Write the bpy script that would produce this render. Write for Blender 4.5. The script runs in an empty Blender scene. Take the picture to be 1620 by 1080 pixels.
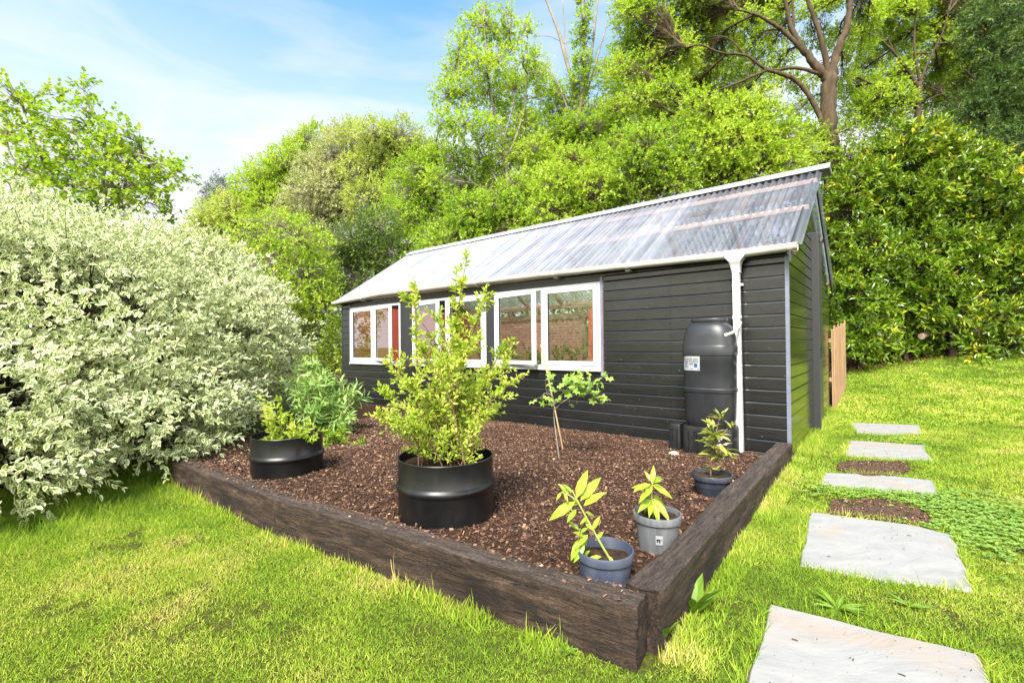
import bpy, math, random
import numpy as np
rng = np.random.default_rng(7)
random.seed(7)
D2R = math.radians
scene = bpy.context.scene
col = scene.collection

# ------------------------------------------------------------------ camera, sky, sun, exposure
H = 1.25                                   # eye height
FPX, YAW, PITCH, ROLL = 733.685, 0.68523, 0.007967, -0.010246
cp, sp, cr, sr = math.cos(PITCH), math.sin(PITCH), math.cos(ROLL), math.sin(ROLL)
M = np.array([[cr, -sr, 0], [sr, cr, 0], [0, 0, 1]]) @ np.array([[1, 0, 0], [0, cp, sp], [0, -sp, cp]])
def w3(r): return np.array([r[0], r[2], -r[1]])
cam = bpy.data.cameras.new('camera'); camo = bpy.data.objects.new('camera', cam); col.objects.link(camo)
cam.sensor_width = 36; cam.lens = FPX / 1620 * 36; cam.clip_start = .05; cam.clip_end = 2000
ax, ay, az = w3(M[0]), -w3(M[1]), -w3(M[2])
from mathutils import Matrix
camo.matrix_world = Matrix(((ax[0], ay[0], az[0], 0), (ax[1], ay[1], az[1], 0), (ax[2], ay[2], az[2], H), (0, 0, 0, 1)))
scene.camera = camo

SUN_EL, SUN_AZ = D2R(48), D2R(198)         # azimuth clockwise from +Y: behind the camera, to the left
world = bpy.data.worlds.new('World'); scene.world = world; world.use_nodes = True
nt = world.node_tree; nt.nodes.clear()
def N(nt, t, **k):
    n = nt.nodes.new(t)
    for a, b in k.items():
        if a.startswith('i_'):
            key = a[2:]
            n.inputs[int(key) if key.isdigit() else key.replace('_', ' ')].default_value = b
        else: setattr(n, a, b)
    return n
def lk(nt, a, b): nt.links.new(a, b)
sky = N(nt, 'ShaderNodeTexSky', sky_type='NISHITA', sun_disc=False, sun_elevation=SUN_EL, sun_rotation=SUN_AZ,
        air_density=1.0, dust_density=.6, ozone_density=1.6, altitude=100)
tc = N(nt, 'ShaderNodeTexCoord')
mp = N(nt, 'ShaderNodeMapping'); mp.inputs['Scale'].default_value = (1.2, 2.6, 6.0); mp.inputs['Rotation'].default_value = (0, .3, .5)
lk(nt, tc.outputs['Generated'], mp.inputs['Vector'])
n1 = N(nt, 'ShaderNodeTexNoise', i_Scale=2.0, i_Detail=6.0, i_Roughness=.5, i_Distortion=.35)
lk(nt, mp.outputs[0], n1.inputs['Vector'])
sep = N(nt, 'ShaderNodeSeparateXYZ'); lk(nt, tc.outputs['Generated'], sep.inputs[0])
ev = N(nt, 'ShaderNodeMapRange', i_1=.60, i_2=.25, i_3=0.0, i_4=.97); lk(nt, sep.outputs['Z'], ev.inputs[0])
cl = N(nt, 'ShaderNodeMapRange', i_1=.42, i_2=.86, i_3=0.0, i_4=.75); lk(nt, n1.outputs['Fac'], cl.inputs[0])
ad = N(nt, 'ShaderNodeMath', operation='ADD', use_clamp=True); lk(nt, ev.outputs[0], ad.inputs[0]); lk(nt, cl.outputs[0], ad.inputs[1])
mx = N(nt, 'ShaderNodeMixRGB'); lk(nt, ad.outputs[0], mx.inputs[0]); 
tn = N(nt, 'ShaderNodeMixRGB', blend_type='MULTIPLY', i_0=1.0); lk(nt, sky.outputs[0], tn.inputs[1]); tn.inputs[2].default_value = (.50, .74, .80, 1)
lk(nt, tn.outputs[0], mx.inputs[1])
mx.inputs[2].default_value = (4.15, 4.1, 4.0, 1)     # thin bright cloud
bg = N(nt, 'ShaderNodeBackground', i_Strength=.105); lk(nt, mx.outputs[0], bg.inputs['Color'])
bk = N(nt, 'ShaderNodeMapRange', interpolation_type='SMOOTHSTEP', i_1=.35, i_2=-.5); lk(nt, sep.outputs['Y'], bk.inputs[0])   # brighter unseen cloud added behind the viewer as fill light
cc = N(nt, 'ShaderNodeMixRGB'); cc.inputs[1].default_value = (2.0, 2.03, 2.08, 1); cc.inputs[2].default_value = (8.2, 7.8, 7.2, 1); lk(nt, bk.outputs[0], cc.inputs[0]); lk(nt, cc.outputs[0], mx.inputs[2])
wo = N(nt, 'ShaderNodeOutputWorld'); lk(nt, bg.outputs[0], wo.inputs[0])

sun = bpy.data.lights.new('sun', 'SUN'); suno = bpy.data.objects.new('sun', sun); col.objects.link(suno)
sun.energy = 2.9; sun.angle = D2R(20); sun.color = (1, .95, .86)
from mathutils import Vector
sd = Vector((math.sin(SUN_AZ) * math.cos(SUN_EL), math.cos(SUN_AZ) * math.cos(SUN_EL), math.sin(SUN_EL)))
suno.rotation_euler = sd.to_track_quat('Z', 'Y').to_euler()
suno.location = (-6, -8, 14)

vs = scene.view_settings; vs.view_transform = 'Standard'; vs.look = 'None'; vs.exposure = 2.35; vs.gamma = 1
cy = scene.cycles; cy.max_bounces = 7; cy.diffuse_bounces = 4; cy.glossy_bounces = 3; cy.transmission_bounces = 4
cy.transparent_max_bounces = 10; cy.caustics_reflective = False; cy.caustics_refractive = False

# ------------------------------------------------------------------ frames
U = np.array([-math.cos(YAW), math.sin(YAW)]); VV = np.array([math.sin(YAW), math.cos(YAW)])
CX, CY = 3.023, 5.06                       # front right corner of the shed
RZ = -YAW                                  # local x = along the front wall to the right, local y = away
def S(x, v, z=0.): return np.array([CX - x * U[0] + v * VV[0], CY - x * U[1] + v * VV[1], z])
def to_shed(X, Y):
    dx, dy = X - CX, Y - CY
    return -(dx * U[0] + dy * U[1]), dx * VV[0] + dy * VV[1]
def ray(px, py):
    d = M.T @ np.array([(px - 810) / FPX, (py - 540) / FPX, 1]); return np.array([d[0], d[2], -d[1]])
def at(px, py, Y): d = ray(px, py); return d * (Y / d[1]) + np.array([0, 0, H])
def atz(px, py, z): d = ray(px, py); return d * ((z - H) / d[2]) + np.array([0, 0, H])

_lat = rng.random((256, 256))
def vnoise(x, y, s=1., o=0):
    x = np.asarray(x, float) * s + 37.3 * o + 100; y = np.asarray(y, float) * s + 91.7 * o + 100
    i = np.floor(x).astype(int); j = np.floor(y).astype(int); f = x - i; g = y - j
    f = f * f * (3 - 2 * f); g = g * g * (3 - 2 * g)
    a = _lat[i % 256, j % 256]; b = _lat[(i + 1) % 256, j % 256]; c = _lat[i % 256, (j + 1) % 256]; d = _lat[(i + 1) % 256, (j + 1) % 256]
    return (a * (1 - f) + b * f) * (1 - g) + (c * (1 - f) + d * f) * g
def fbm(x, y, s=1., o=0, n=4):
    t = 0; a = .5
    for k in range(n): t = t + a * vnoise(x, y, s * 2 ** k, o + k * 3); a *= .5
    return t / (1 - .5 ** n)
def ground_z(X, Y):
    x, v = to_shed(np.asarray(X, float), np.asarray(Y, float))
    d = np.maximum(0, v - 2.5)
    z = np.where(d < 10.5, .0112 * d * d, .0112 * 110.25 + .2352 * (d - 10.5) * .6)
    return z + .025 * (fbm(X, Y, .9, 5, 2) - .5) * np.clip((np.abs(x + 4.5) - 4.3) / 1.5, 0, 1)
def vfront(x): return np.interp(x, [-9, -6.2, -4.3, -2.32, .105], [-.6, -2.6, -4.41, -4.33, -4.05])
def bed_z(x, v): return -.0 + .185 * np.clip(-v / 3.9, 0, 1) ** 1.1 + .045 * (fbm(x, v, 2.2, 2, 3) - .5)

def inside(poly, X, Y):
    c = np.zeros(len(X), bool); n = len(poly); j = n - 1
    for i in range(n):
        xi, yi = poly[i]; xj, yj = poly[j]
        c ^= ((yi > Y) != (yj > Y)) & (X < (xj - xi) * (Y - yi) / (yj - yi + 1e-12) + xi); j = i
    return c
# ------------------------------------------------------------------ mesh helpers
class Geo:
    def __init__(s): s.V = []; s.F = []; s.T = []; s.n = 0
    def add(s, V, F, tint=None):
        V = np.asarray(V, float).reshape(-1, 3)
        if isinstance(F, np.ndarray): s.F.append(F + s.n)
        else:
            for f in F: s.F.append(np.asarray([f]) + s.n)
        t = np.full(len(V), .5) if tint is None else np.broadcast_to(np.asarray(tint, float), (len(V),))
        s.V.append(V); s.T.append(t); s.n += len(V); return s
    def box(s, lo, hi, tint=None):
        x0, y0, z0 = lo; x1, y1, z1 = hi
        V = [(x0, y0, z0), (x1, y0, z0), (x1, y1, z0), (x0, y1, z0), (x0, y0, z1), (x1, y0, z1), (x1, y1, z1), (x0, y1, z1)]
        return s.add(V, np.array([(0, 3, 2, 1), (4, 5, 6, 7), (0, 1, 5, 4), (1, 2, 6, 5), (2, 3, 7, 6), (3, 0, 4, 7)]), tint)
    def tube(s, P, R, k=6, tint=None, cap=True):
        P = np.asarray(P, float); n = len(P); R = np.broadcast_to(np.asarray(R, float), (n,))
        T = np.gradient(P, axis=0); T /= np.linalg.norm(T, axis=1)[:, None] + 1e-9
        ref = np.array([0, 0, 1.]) if abs(T[:, 2]).mean() < .8 else np.array([1., 0, 0])
        A = np.cross(T, ref); A /= np.linalg.norm(A, axis=1)[:, None] + 1e-9; B = np.cross(T, A)
        th = np.arange(k) * 2 * np.pi / k
        V = P[:, None] + R[:, None, None] * (np.cos(th)[None, :, None] * A[:, None] + np.sin(th)[None, :, None] * B[:, None])
        i = np.arange(n - 1)[:, None] * k; j = np.arange(k)[None]; j2 = (j + 1) % k
        F = np.stack([i + j, i + j2, i + k + j2, i + k + j], -1).reshape(-1, 4)
        s.add(V, F, tint)
        if cap and k >= 3:
            s.F.append(np.array([list(range(s.n - n * k, s.n - n * k + k))])[:, ::-1]); s.F.append(np.array([list(range(s.n - k, s.n))]))
        return s
    def loft(s, rings, cap0=True, cap1=True, closed=True, tint=None):
        rings = np.asarray(rings, float); n, k = rings.shape[:2]
        i = np.arange(n - 1)[:, None] * k; j = np.arange(k if closed else k - 1)[None]; j2 = (j + 1) % k
        F = np.stack([i + j, i + j2, i + k + j2, i + k + j], -1).reshape(-1, 4)
        b = s.n; s.add(rings, F, tint)
        if cap0: s.F.append(np.array([list(range(b, b + k))])[:, ::-1])
        if cap1: s.F.append(np.array([list(range(b + (n - 1) * k, b + n * k))]))
        return s
    def lathe(s, prof, k=40, c=(0, 0, 0), cap0=False, cap1=False, tint=None):
        th = np.arange(k) * 2 * np.pi / k
        return s.loft([[(c[0] + r * np.cos(t), c[1] + r * np.sin(t), c[2] + z) for t in th] for r, z in prof], cap0, cap1, True, tint)
    def leaves(s, pos, axis, nrm, L, W, tmpl, tint):
        TV, TF = tmpl; TV = np.asarray(TV, float); TF = np.asarray(TF)
        pos = np.asarray(pos, float); n = len(pos)
        if n == 0: return s
        axis = axis / (np.linalg.norm(axis, axis=1)[:, None] + 1e-9)
        nrm = nrm - (nrm * axis).sum(1)[:, None] * axis; nrm /= np.linalg.norm(nrm, axis=1)[:, None] + 1e-9
        side = np.cross(axis, nrm)
        L = np.broadcast_to(L, (n,)); W = np.broadcast_to(W, (n,))
        V = pos[:, None] + TV[None, :, 0, None] * (W[:, None] * side)[:, None] + TV[None, :, 1, None] * (L[:, None] * axis)[:, None] + TV[None, :, 2, None] * (L[:, None] * nrm)[:, None]
        F = (np.arange(n)[:, None, None] * len(TV) + TF[None]).reshape(-1, TF.shape[1])
        return s.add(V.reshape(-1, 3), F, np.repeat(np.broadcast_to(tint, (n,)), len(TV)))
    def build(s, name, mat, parent=None, smooth=False, rim=None, bevel=0, kind=None, loc=None, rz=None):
        me = bpy.data.meshes.new(name)
        V = np.concatenate(s.V).astype(np.float32); me.vertices.add(len(V)); me.vertices.foreach_set('co', V.ravel())
        lo = np.concatenate([f.ravel() for f in s.F]).astype(np.int32)
        cnt = np.concatenate([np.full(len(f), f.shape[1], np.int32) for f in s.F])
        me.loops.add(len(lo)); me.loops.foreach_set('vertex_index', lo)
        me.polygons.add(len(cnt)); me.polygons.foreach_set('loop_start', np.concatenate([[0], np.cumsum(cnt)[:-1]]).astype(np.int32))
        me.polygons.foreach_set('use_smooth', np.full(len(cnt), bool(smooth)))
        a = me.attributes.new('tint', 'FLOAT', 'POINT'); a.data.foreach_set('value', np.concatenate(s.T).astype(np.float32))
        if rim is not None:
            a = me.attributes.new('rim', 'FLOAT', 'POINT'); a.data.foreach_set('value', np.tile(np.asarray(rim, np.float32), len(V) // len(rim)))
        me.update(calc_edges=True)
        me.materials.append(mat)
        o = bpy.data.objects.new(name, me); col.objects.link(o)
        if parent: o.parent = parent
        if loc is not None: o.location = loc
        if rz is not None: o.rotation_euler = (0, 0, rz)
        if kind: o['kind'] = kind
        if smooth == 'auto':
            me.set_sharp_from_angle(angle=D2R(35))
        if bevel:
            b = o.modifiers.new('bevel', 'BEVEL'); b.width = bevel; b.segments = 2; b.limit_method = 'ANGLE'
        return o
def tag(o, label, cat, group=None):
    o['label'] = label; o['category'] = cat
    if group: o['group'] = group
    return o
def thing(name, label, cat, loc=(0, 0, 0), rz=0, group=None):
    o = bpy.data.objects.new(name, None); col.objects.link(o); o.empty_display_size = .2
    o.location = tuple(float(c) for c in loc); o.rotation_euler = (0, 0, rz); return tag(o, label, cat, group)

# leaf outlines: x across, y along, z out of the blade
DIAMOND = ([(0, 0, 0), (.5, .45, .1), (0, 1, 0), (-.5, .45, .1)], [(0, 1, 2, 3)])
OVAL = ([(0, 0, 0), (.46, .3, .1), (.4, .68, .08), (0, 1, -.06), (-.4, .68, .08), (-.46, .3, .1)], [(0, 1, 2, 3), (0, 3, 4, 5)])
LANCE = ([(0, 0, 0), (.4, .25, .05), (.46, .5, .0), (.25, .8, -.08), (0, 1, -.2), (-.25, .8, -.08), (-.46, .5, 0), (-.4, .25, .05), (0, .5, -.04)],
         [(0, 1, 2, 8), (8, 2, 3, 4), (0, 8, 6, 7), (8, 4, 5, 6)])
VARI = ([(0, 0, 0), (0, .35, -.03), (0, .7, -.05), (0, 1, -.13), (.44, .3, .05), (.37, .68, .0), (-.44, .3, .05), (-.37, .68, .0)],
        [(0, 4, 1), (1, 4, 5), (1, 5, 2), (2, 5, 3), (0, 1, 6), (1, 7, 6), (1, 2, 7), (2, 3, 7)])
VARI_RIM = [.75, .0, .1, 1, 1, 1, 1, 1]
def lobed(n=5):
    V = [(0, .45, 0)]; 
    for k in range(2 * n + 1):
        a = -2.5 + 5.0 * k / (2 * n); r = .58 if k % 2 == 1 else .36
        V.append((math.sin(a) * r, .45 + math.cos(a) * r, -.06 if k % 2 else .03))
    return (V, [(0, k + 1, k + 2) for k in range(2 * n)])
LOBED = lobed()

def unit(v): return v / (np.linalg.norm(v, axis=-1, keepdims=True) + 1e-9)
def rdir(n): return unit(rng.normal(size=(n, 3)))
def shoots(g, base, dirs, length, nl, L, W, tmpl, tint, up=.8, spread=.9, stem=None, stem_r=.002, jit=.25):
    """leaf-bearing shoots: leaves set in pairs along each shoot, turned 90 degrees pair by pair"""
    base = np.asarray(base, float); dirs = unit(np.asarray(dirs, float)); n = len(base)
    length = np.broadcast_to(length, (n,)); tint = np.broadcast_to(tint, (n,))
    ref = unit(np.cross(dirs, rdir(n))); ref2 = np.cross(dirs, ref)
    t = (np.arange(nl) // 2 * 2 + 1.3) / (nl + .3)
    t = np.clip(t[None] + rng.normal(size=(n, nl)) * .07, .08, 1)
    ph = (np.arange(nl) % 2) * np.pi + (np.arange(nl) // 2) * 1.57
    ph = ph[None] + rng.normal(size=(n, nl)) * .35
    side = np.cos(ph)[..., None] * ref[:, None] + np.sin(ph)[..., None] * ref2[:, None]
    curve = np.array([0, 0, -.12])
    pos = base[:, None] + dirs[:, None] * (t * length[:, None])[..., None] + curve * (t ** 2 * length[:, None])[..., None]
    axis = side * spread * (1.15 - .6 * t[..., None]) + dirs[:, None] * (.35 + .7 * t[..., None]) + rng.normal(size=(n, nl, 3)) * .15
    nrm = np.array([0, 0, up]) + rng.normal(size=(n, nl, 3)) * jit + dirs[:, None] * .35
    LL = L * (.7 + .5 * rng.random((n, nl))) * (1.1 - .35 * t)
    ti = np.clip(tint[:, None] + rng.normal(size=(n, nl)) * .13, 0, 1)
    g.leaves(pos.reshape(-1, 3), axis.reshape(-1, 3), nrm.reshape(-1, 3), LL.ravel(), LL.ravel() * (W / L), tmpl, ti.ravel())
    if stem is not None:
        twigs(stem, base, base + dirs * length[:, None] + curve * length[:, None], stem_r)
def twigs(g, A, B, r, sag=0., tint=.5):
    """many thin three-sided twigs from A to B in one go"""
    A = np.asarray(A, float); B = np.asarray(B, float); n = len(A)
    if n == 0: return
    mid = (A + B) / 2 + np.array([0, 0, sag]) * np.linalg.norm(B - A, axis=1)[:, None] + rng.normal(size=(n, 3)) * np.linalg.norm(B - A, axis=1)[:, None] * .05
    T = unit(B - A); a = unit(np.cross(T, rdir(n))); b = np.cross(T, a)
    r = np.broadcast_to(r, (n,))
    rings = []
    for P, k in ((A, 1.), (mid, .7), (B, .3)):
        for th in (0, 2.1, 4.2): rings.append(P + (r * k)[:, None] * (math.cos(th) * a + math.sin(th) * b))
    V = np.stack(rings, 1)
    f = [(i * 3 + j, i * 3 + (j + 1) % 3, i * 3 + 3 + (j + 1) % 3, i * 3 + 3 + j) for i in range(2) for j in range(3)]
    F = (np.arange(n)[:, None, None] * 9 + np.array(f)[None]).reshape(-1, 4)
    g.add(V.reshape(-1, 3), F, tint)
def bez(P, n=10):
    """smooth polyline through points (Catmull-Rom)"""
    P = np.asarray(P, float); Q = np.vstack([2 * P[0] - P[1], P, 2 * P[-1] - P[-2]]); out = []
    for i in range(len(P) - 1):
        p0, p1, p2, p3 = Q[i:i + 4]
        for t in np.linspace(0, 1, n, endpoint=False):
            out.append(.5 * ((2 * p1) + (-p0 + p2) * t + (2 * p0 - 5 * p1 + 4 * p2 - p3) * t * t + (-p0 + 3 * p1 - 3 * p2 + p3) * t ** 3))
    out.append(P[-1]); return np.array(out)

# ------------------------------------------------------------------ materials
def new_mat(name):
    m = bpy.data.materials.new(name); m.use_nodes = True; m.node_tree.nodes.clear(); return m, m.node_tree
def ramp(nt, stops):
    r = N(nt, 'ShaderNodeValToRGB'); e = r.color_ramp.elements
    while len(e) < len(stops): e.new(.5)
    for k, (p, c) in enumerate(stops): e[k].position = p; e[k].color = (*c, 1)
    return r
def out(nt, sh): o = N(nt, 'ShaderNodeOutputMaterial'); lk(nt, sh, o.inputs['Surface']); return o
def tex(nt, kind='ShaderNodeTexNoise', coord='Object', scale=(1, 1, 1), **k):
    t = N(nt, 'ShaderNodeTexCoord'); m = N(nt, 'ShaderNodeMapping'); m.inputs['Scale'].default_value = scale
    lk(nt, t.outputs[coord], m.inputs['Vector']); n = N(nt, kind, **k); lk(nt, m.outputs[0], n.inputs['Vector']); return n
def mat_leaf(name, stops, trans=.4, spec=.3, rough=.45, tcol=(1.15, 1.1, .5)):
    m, nt = new_mat(name); a = N(nt, 'ShaderNodeAttribute', attribute_name='tint'); r = ramp(nt, stops); lk(nt, a.outputs['Fac'], r.inputs[0])
    p = N(nt, 'ShaderNodeBsdfPrincipled', i_Roughness=rough); p.inputs['Specular IOR Level'].default_value = spec
    lk(nt, r.outputs[0], p.inputs['Base Color'])
    mul = N(nt, 'ShaderNodeMixRGB', blend_type='MULTIPLY', i_0=1.0); lk(nt, r.outputs[0], mul.inputs[1]); mul.inputs[2].default_value = (*tcol, 1)
    t = N(nt, 'ShaderNodeBsdfTranslucent'); lk(nt, mul.outputs[0], t.inputs[0])
    x = N(nt, 'ShaderNodeMixShader', i_0=trans); lk(nt, p.outputs[0], x.inputs[1]); lk(nt, t.outputs[0], x.inputs[2]); out(nt, x.outputs[0]); return m
def mat_vari(name):
    m, nt = new_mat(name); a = N(nt, 'ShaderNodeAttribute', attribute_name='tint'); b = N(nt, 'ShaderNodeAttribute', attribute_name='rim')
    g = ramp(nt, [(0, (.12, .20, .03)), (.5, (.20, .31, .06)), (1, (.32, .41, .11))]); lk(nt, a.outputs['Fac'], g.inputs[0])
    w = ramp(nt, [(0, (.58, .63, .27)), (.5, (.69, .71, .42)), (.93, (.77, .76, .56)), (1, (.66, .50, .32))]); lk(nt, a.outputs['Fac'], w.inputs[0])
    nz = tex(nt, scale=(90, 90, 90), i_Scale=1.0, i_Detail=1.0)
    ad = N(nt, 'ShaderNodeMath', operation='MULTIPLY_ADD', i_1=.5, i_2=-.25); lk(nt, nz.outputs[0], ad.inputs[0])
    sm = N(nt, 'ShaderNodeMath', operation='ADD'); lk(nt, b.outputs['Fac'], sm.inputs[0]); lk(nt, ad.outputs[0], sm.inputs[1])
    mr = N(nt, 'ShaderNodeMapRange', i_1=.40, i_2=.52); lk(nt, sm.outputs[0], mr.inputs[0])
    mx = N(nt, 'ShaderNodeMixRGB'); lk(nt, mr.outputs[0], mx.inputs[0]); lk(nt, g.outputs[0], mx.inputs[1]); lk(nt, w.outputs[0], mx.inputs[2])
    p = N(nt, 'ShaderNodeBsdfPrincipled', i_Roughness=.5); p.inputs['Specular IOR Level'].default_value = .25; lk(nt, mx.outputs[0], p.inputs['Base Color'])
    t = N(nt, 'ShaderNodeBsdfTranslucent'); lk(nt, mx.outputs[0], t.inputs[0])
    x = N(nt, 'ShaderNodeMixShader', i_0=.3); lk(nt, p.outputs[0], x.inputs[1]); lk(nt, t.outputs[0], x.inputs[2]); out(nt, x.outputs[0]); return m
def mat_plain(name, c, rough=.5, spec=.5, metal=0, noise=None, bump=0, bscale=40, c2=None, nscale=(6, 6, 6), coat=0, specks=0):
    m, nt = new_mat(name); p = N(nt, 'ShaderNodeBsdfPrincipled', i_Roughness=rough, i_Metallic=metal); p.inputs['Specular IOR Level'].default_value = spec
    p.inputs['Coat Weight'].default_value = coat
    if c2 is not None:
        n = tex(nt, scale=nscale, i_Scale=1.0, i_Detail=6.0, i_Roughness=.62); r = ramp(nt, [(.32, c), (.7, c2)]); lk(nt, n.outputs['Fac'], r.inputs[0]); lk(nt, r.outputs[0], p.inputs['Base Color'])
        mr = N(nt, 'ShaderNodeMapRange', i_1=.3, i_2=.7, i_3=max(.03, rough - .08), i_4=rough + .1); lk(nt, n.outputs['Fac'], mr.inputs[0]); lk(nt, mr.outputs[0], p.inputs['Roughness'])
    else: p.inputs['Base Color'].default_value = (*c, 1)
    if specks and c2 is not None:
        q = tex(nt, scale=(55, 55, 55), i_Scale=1.0, i_Detail=3.0, i_Roughness=.65); d = tex(nt, scale=(7, 7, 3), i_Scale=1.0, i_Detail=5.0, i_Roughness=.6)
        a = N(nt, 'ShaderNodeMapRange', i_1=.66, i_2=.70, i_4=.6); lk(nt, q.outputs['Fac'], a.inputs[0]); e = N(nt, 'ShaderNodeMapRange', i_1=.5, i_2=.8, i_4=.28); lk(nt, d.outputs['Fac'], e.inputs[0])
        mxm = N(nt, 'ShaderNodeMath', operation='MAXIMUM'); lk(nt, a.outputs[0], mxm.inputs[0]); lk(nt, e.outputs[0], mxm.inputs[1]); sc_ = N(nt, 'ShaderNodeMath', operation='MULTIPLY', i_1=specks); lk(nt, mxm.outputs[0], sc_.inputs[0])
        w = N(nt, 'ShaderNodeMixRGB'); lk(nt, sc_.outputs[0], w.inputs[0]); lk(nt, r.outputs[0], w.inputs[1]); w.inputs[2].default_value = (.085, .068, .052, 1); lk(nt, w.outputs[0], p.inputs['Base Color'])   # dried splashes and dust
    if bump:
        n = tex(nt, scale=(bscale,) * 3, i_Scale=1.0, i_Detail=5.0); b = N(nt, 'ShaderNodeBump', i_Strength=bump, i_Distance=.01); lk(nt, n.outputs['Fac'], b.inputs['Height']); lk(nt, b.outputs[0], p.inputs['Normal'])
    out(nt, p.outputs[0]); return m
def mat_tint(name, stops, rough=.85, spec=.2, bump=0, bscale=60):
    m, nt = new_mat(name); a = N(nt, 'ShaderNodeAttribute', attribute_name='tint'); r = ramp(nt, stops); lk(nt, a.outputs['Fac'], r.inputs[0])
    p = N(nt, 'ShaderNodeBsdfPrincipled', i_Roughness=rough); p.inputs['Specular IOR Level'].default_value = spec; lk(nt, r.outputs[0], p.inputs['Base Color'])
    if bump:
        n = tex(nt, scale=(bscale,) * 3, i_Scale=1.0, i_Detail=5.0); b = N(nt, 'ShaderNodeBump', i_Strength=bump, i_Distance=.01); lk(nt, n.outputs['Fac'], b.inputs['Height']); lk(nt, b.outputs[0], p.inputs['Normal'])
    out(nt, p.outputs[0]); return m
def mat_board(name, base, base2, rough=.33):
    """satin paint on sawn boards: faint grain along local x, knots and specks"""
    m, nt = new_mat(name); p = N(nt, 'ShaderNodeBsdfPrincipled', i_Roughness=rough); p.inputs['Specular IOR Level'].default_value = .5; p.inputs['Coat Weight'].default_value = .18; p.inputs['Coat Roughness'].default_value = .14
    n = tex(nt, scale=(.9, 9, 9), i_Scale=1.0, i_Detail=6.0, i_Roughness=.6); r = ramp(nt, [(.3, base), (.72, base2)]); lk(nt, n.outputs['Fac'], r.inputs[0])
    sp_ = tex(nt, scale=(38, 38, 38), i_Scale=1.0, i_Detail=2.0); mr = N(nt, 'ShaderNodeMapRange', i_1=.735, i_2=.77); lk(nt, sp_.outputs['Fac'], mr.inputs[0])
    mx = N(nt, 'ShaderNodeMixRGB'); lk(nt, mr.outputs[0], mx.inputs[0]); at_ = N(nt, 'ShaderNodeAttribute', attribute_name='tint'); tr_ = ramp(nt, [(0, (.85, .84, .82)), (1, (1.18, 1.16, 1.14))]); lk(nt, at_.outputs['Fac'], tr_.inputs[0]); bm = N(nt, 'ShaderNodeMixRGB', blend_type='MULTIPLY', i_0=1.0); lk(nt, r.outputs[0], bm.inputs[1]); lk(nt, tr_.outputs[0], bm.inputs[2]); lk(nt, bm.outputs[0], mx.inputs[1]); mx.inputs[2].default_value = (.16, .15, .14, 1)
    lk(nt, mx.outputs[0], p.inputs['Base Color'])
    g = tex(nt, scale=(4, 60, 160), i_Scale=1.0, i_Detail=4.0, i_Distortion=.4); b = N(nt, 'ShaderNodeBump', i_Strength=.16, i_Distance=.004); lk(nt, g.outputs['Fac'], b.inputs['Height']); lk(nt, b.outputs[0], p.inputs['Normal'])
    mr2 = N(nt, 'ShaderNodeMapRange', i_1=.3, i_2=.7, i_3=rough - .10, i_4=rough + .04); lk(nt, n.outputs['Fac'], mr2.inputs[0]); lk(nt, mr2.outputs[0], p.inputs['Roughness'])
    out(nt, p.outputs[0]); return m
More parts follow.
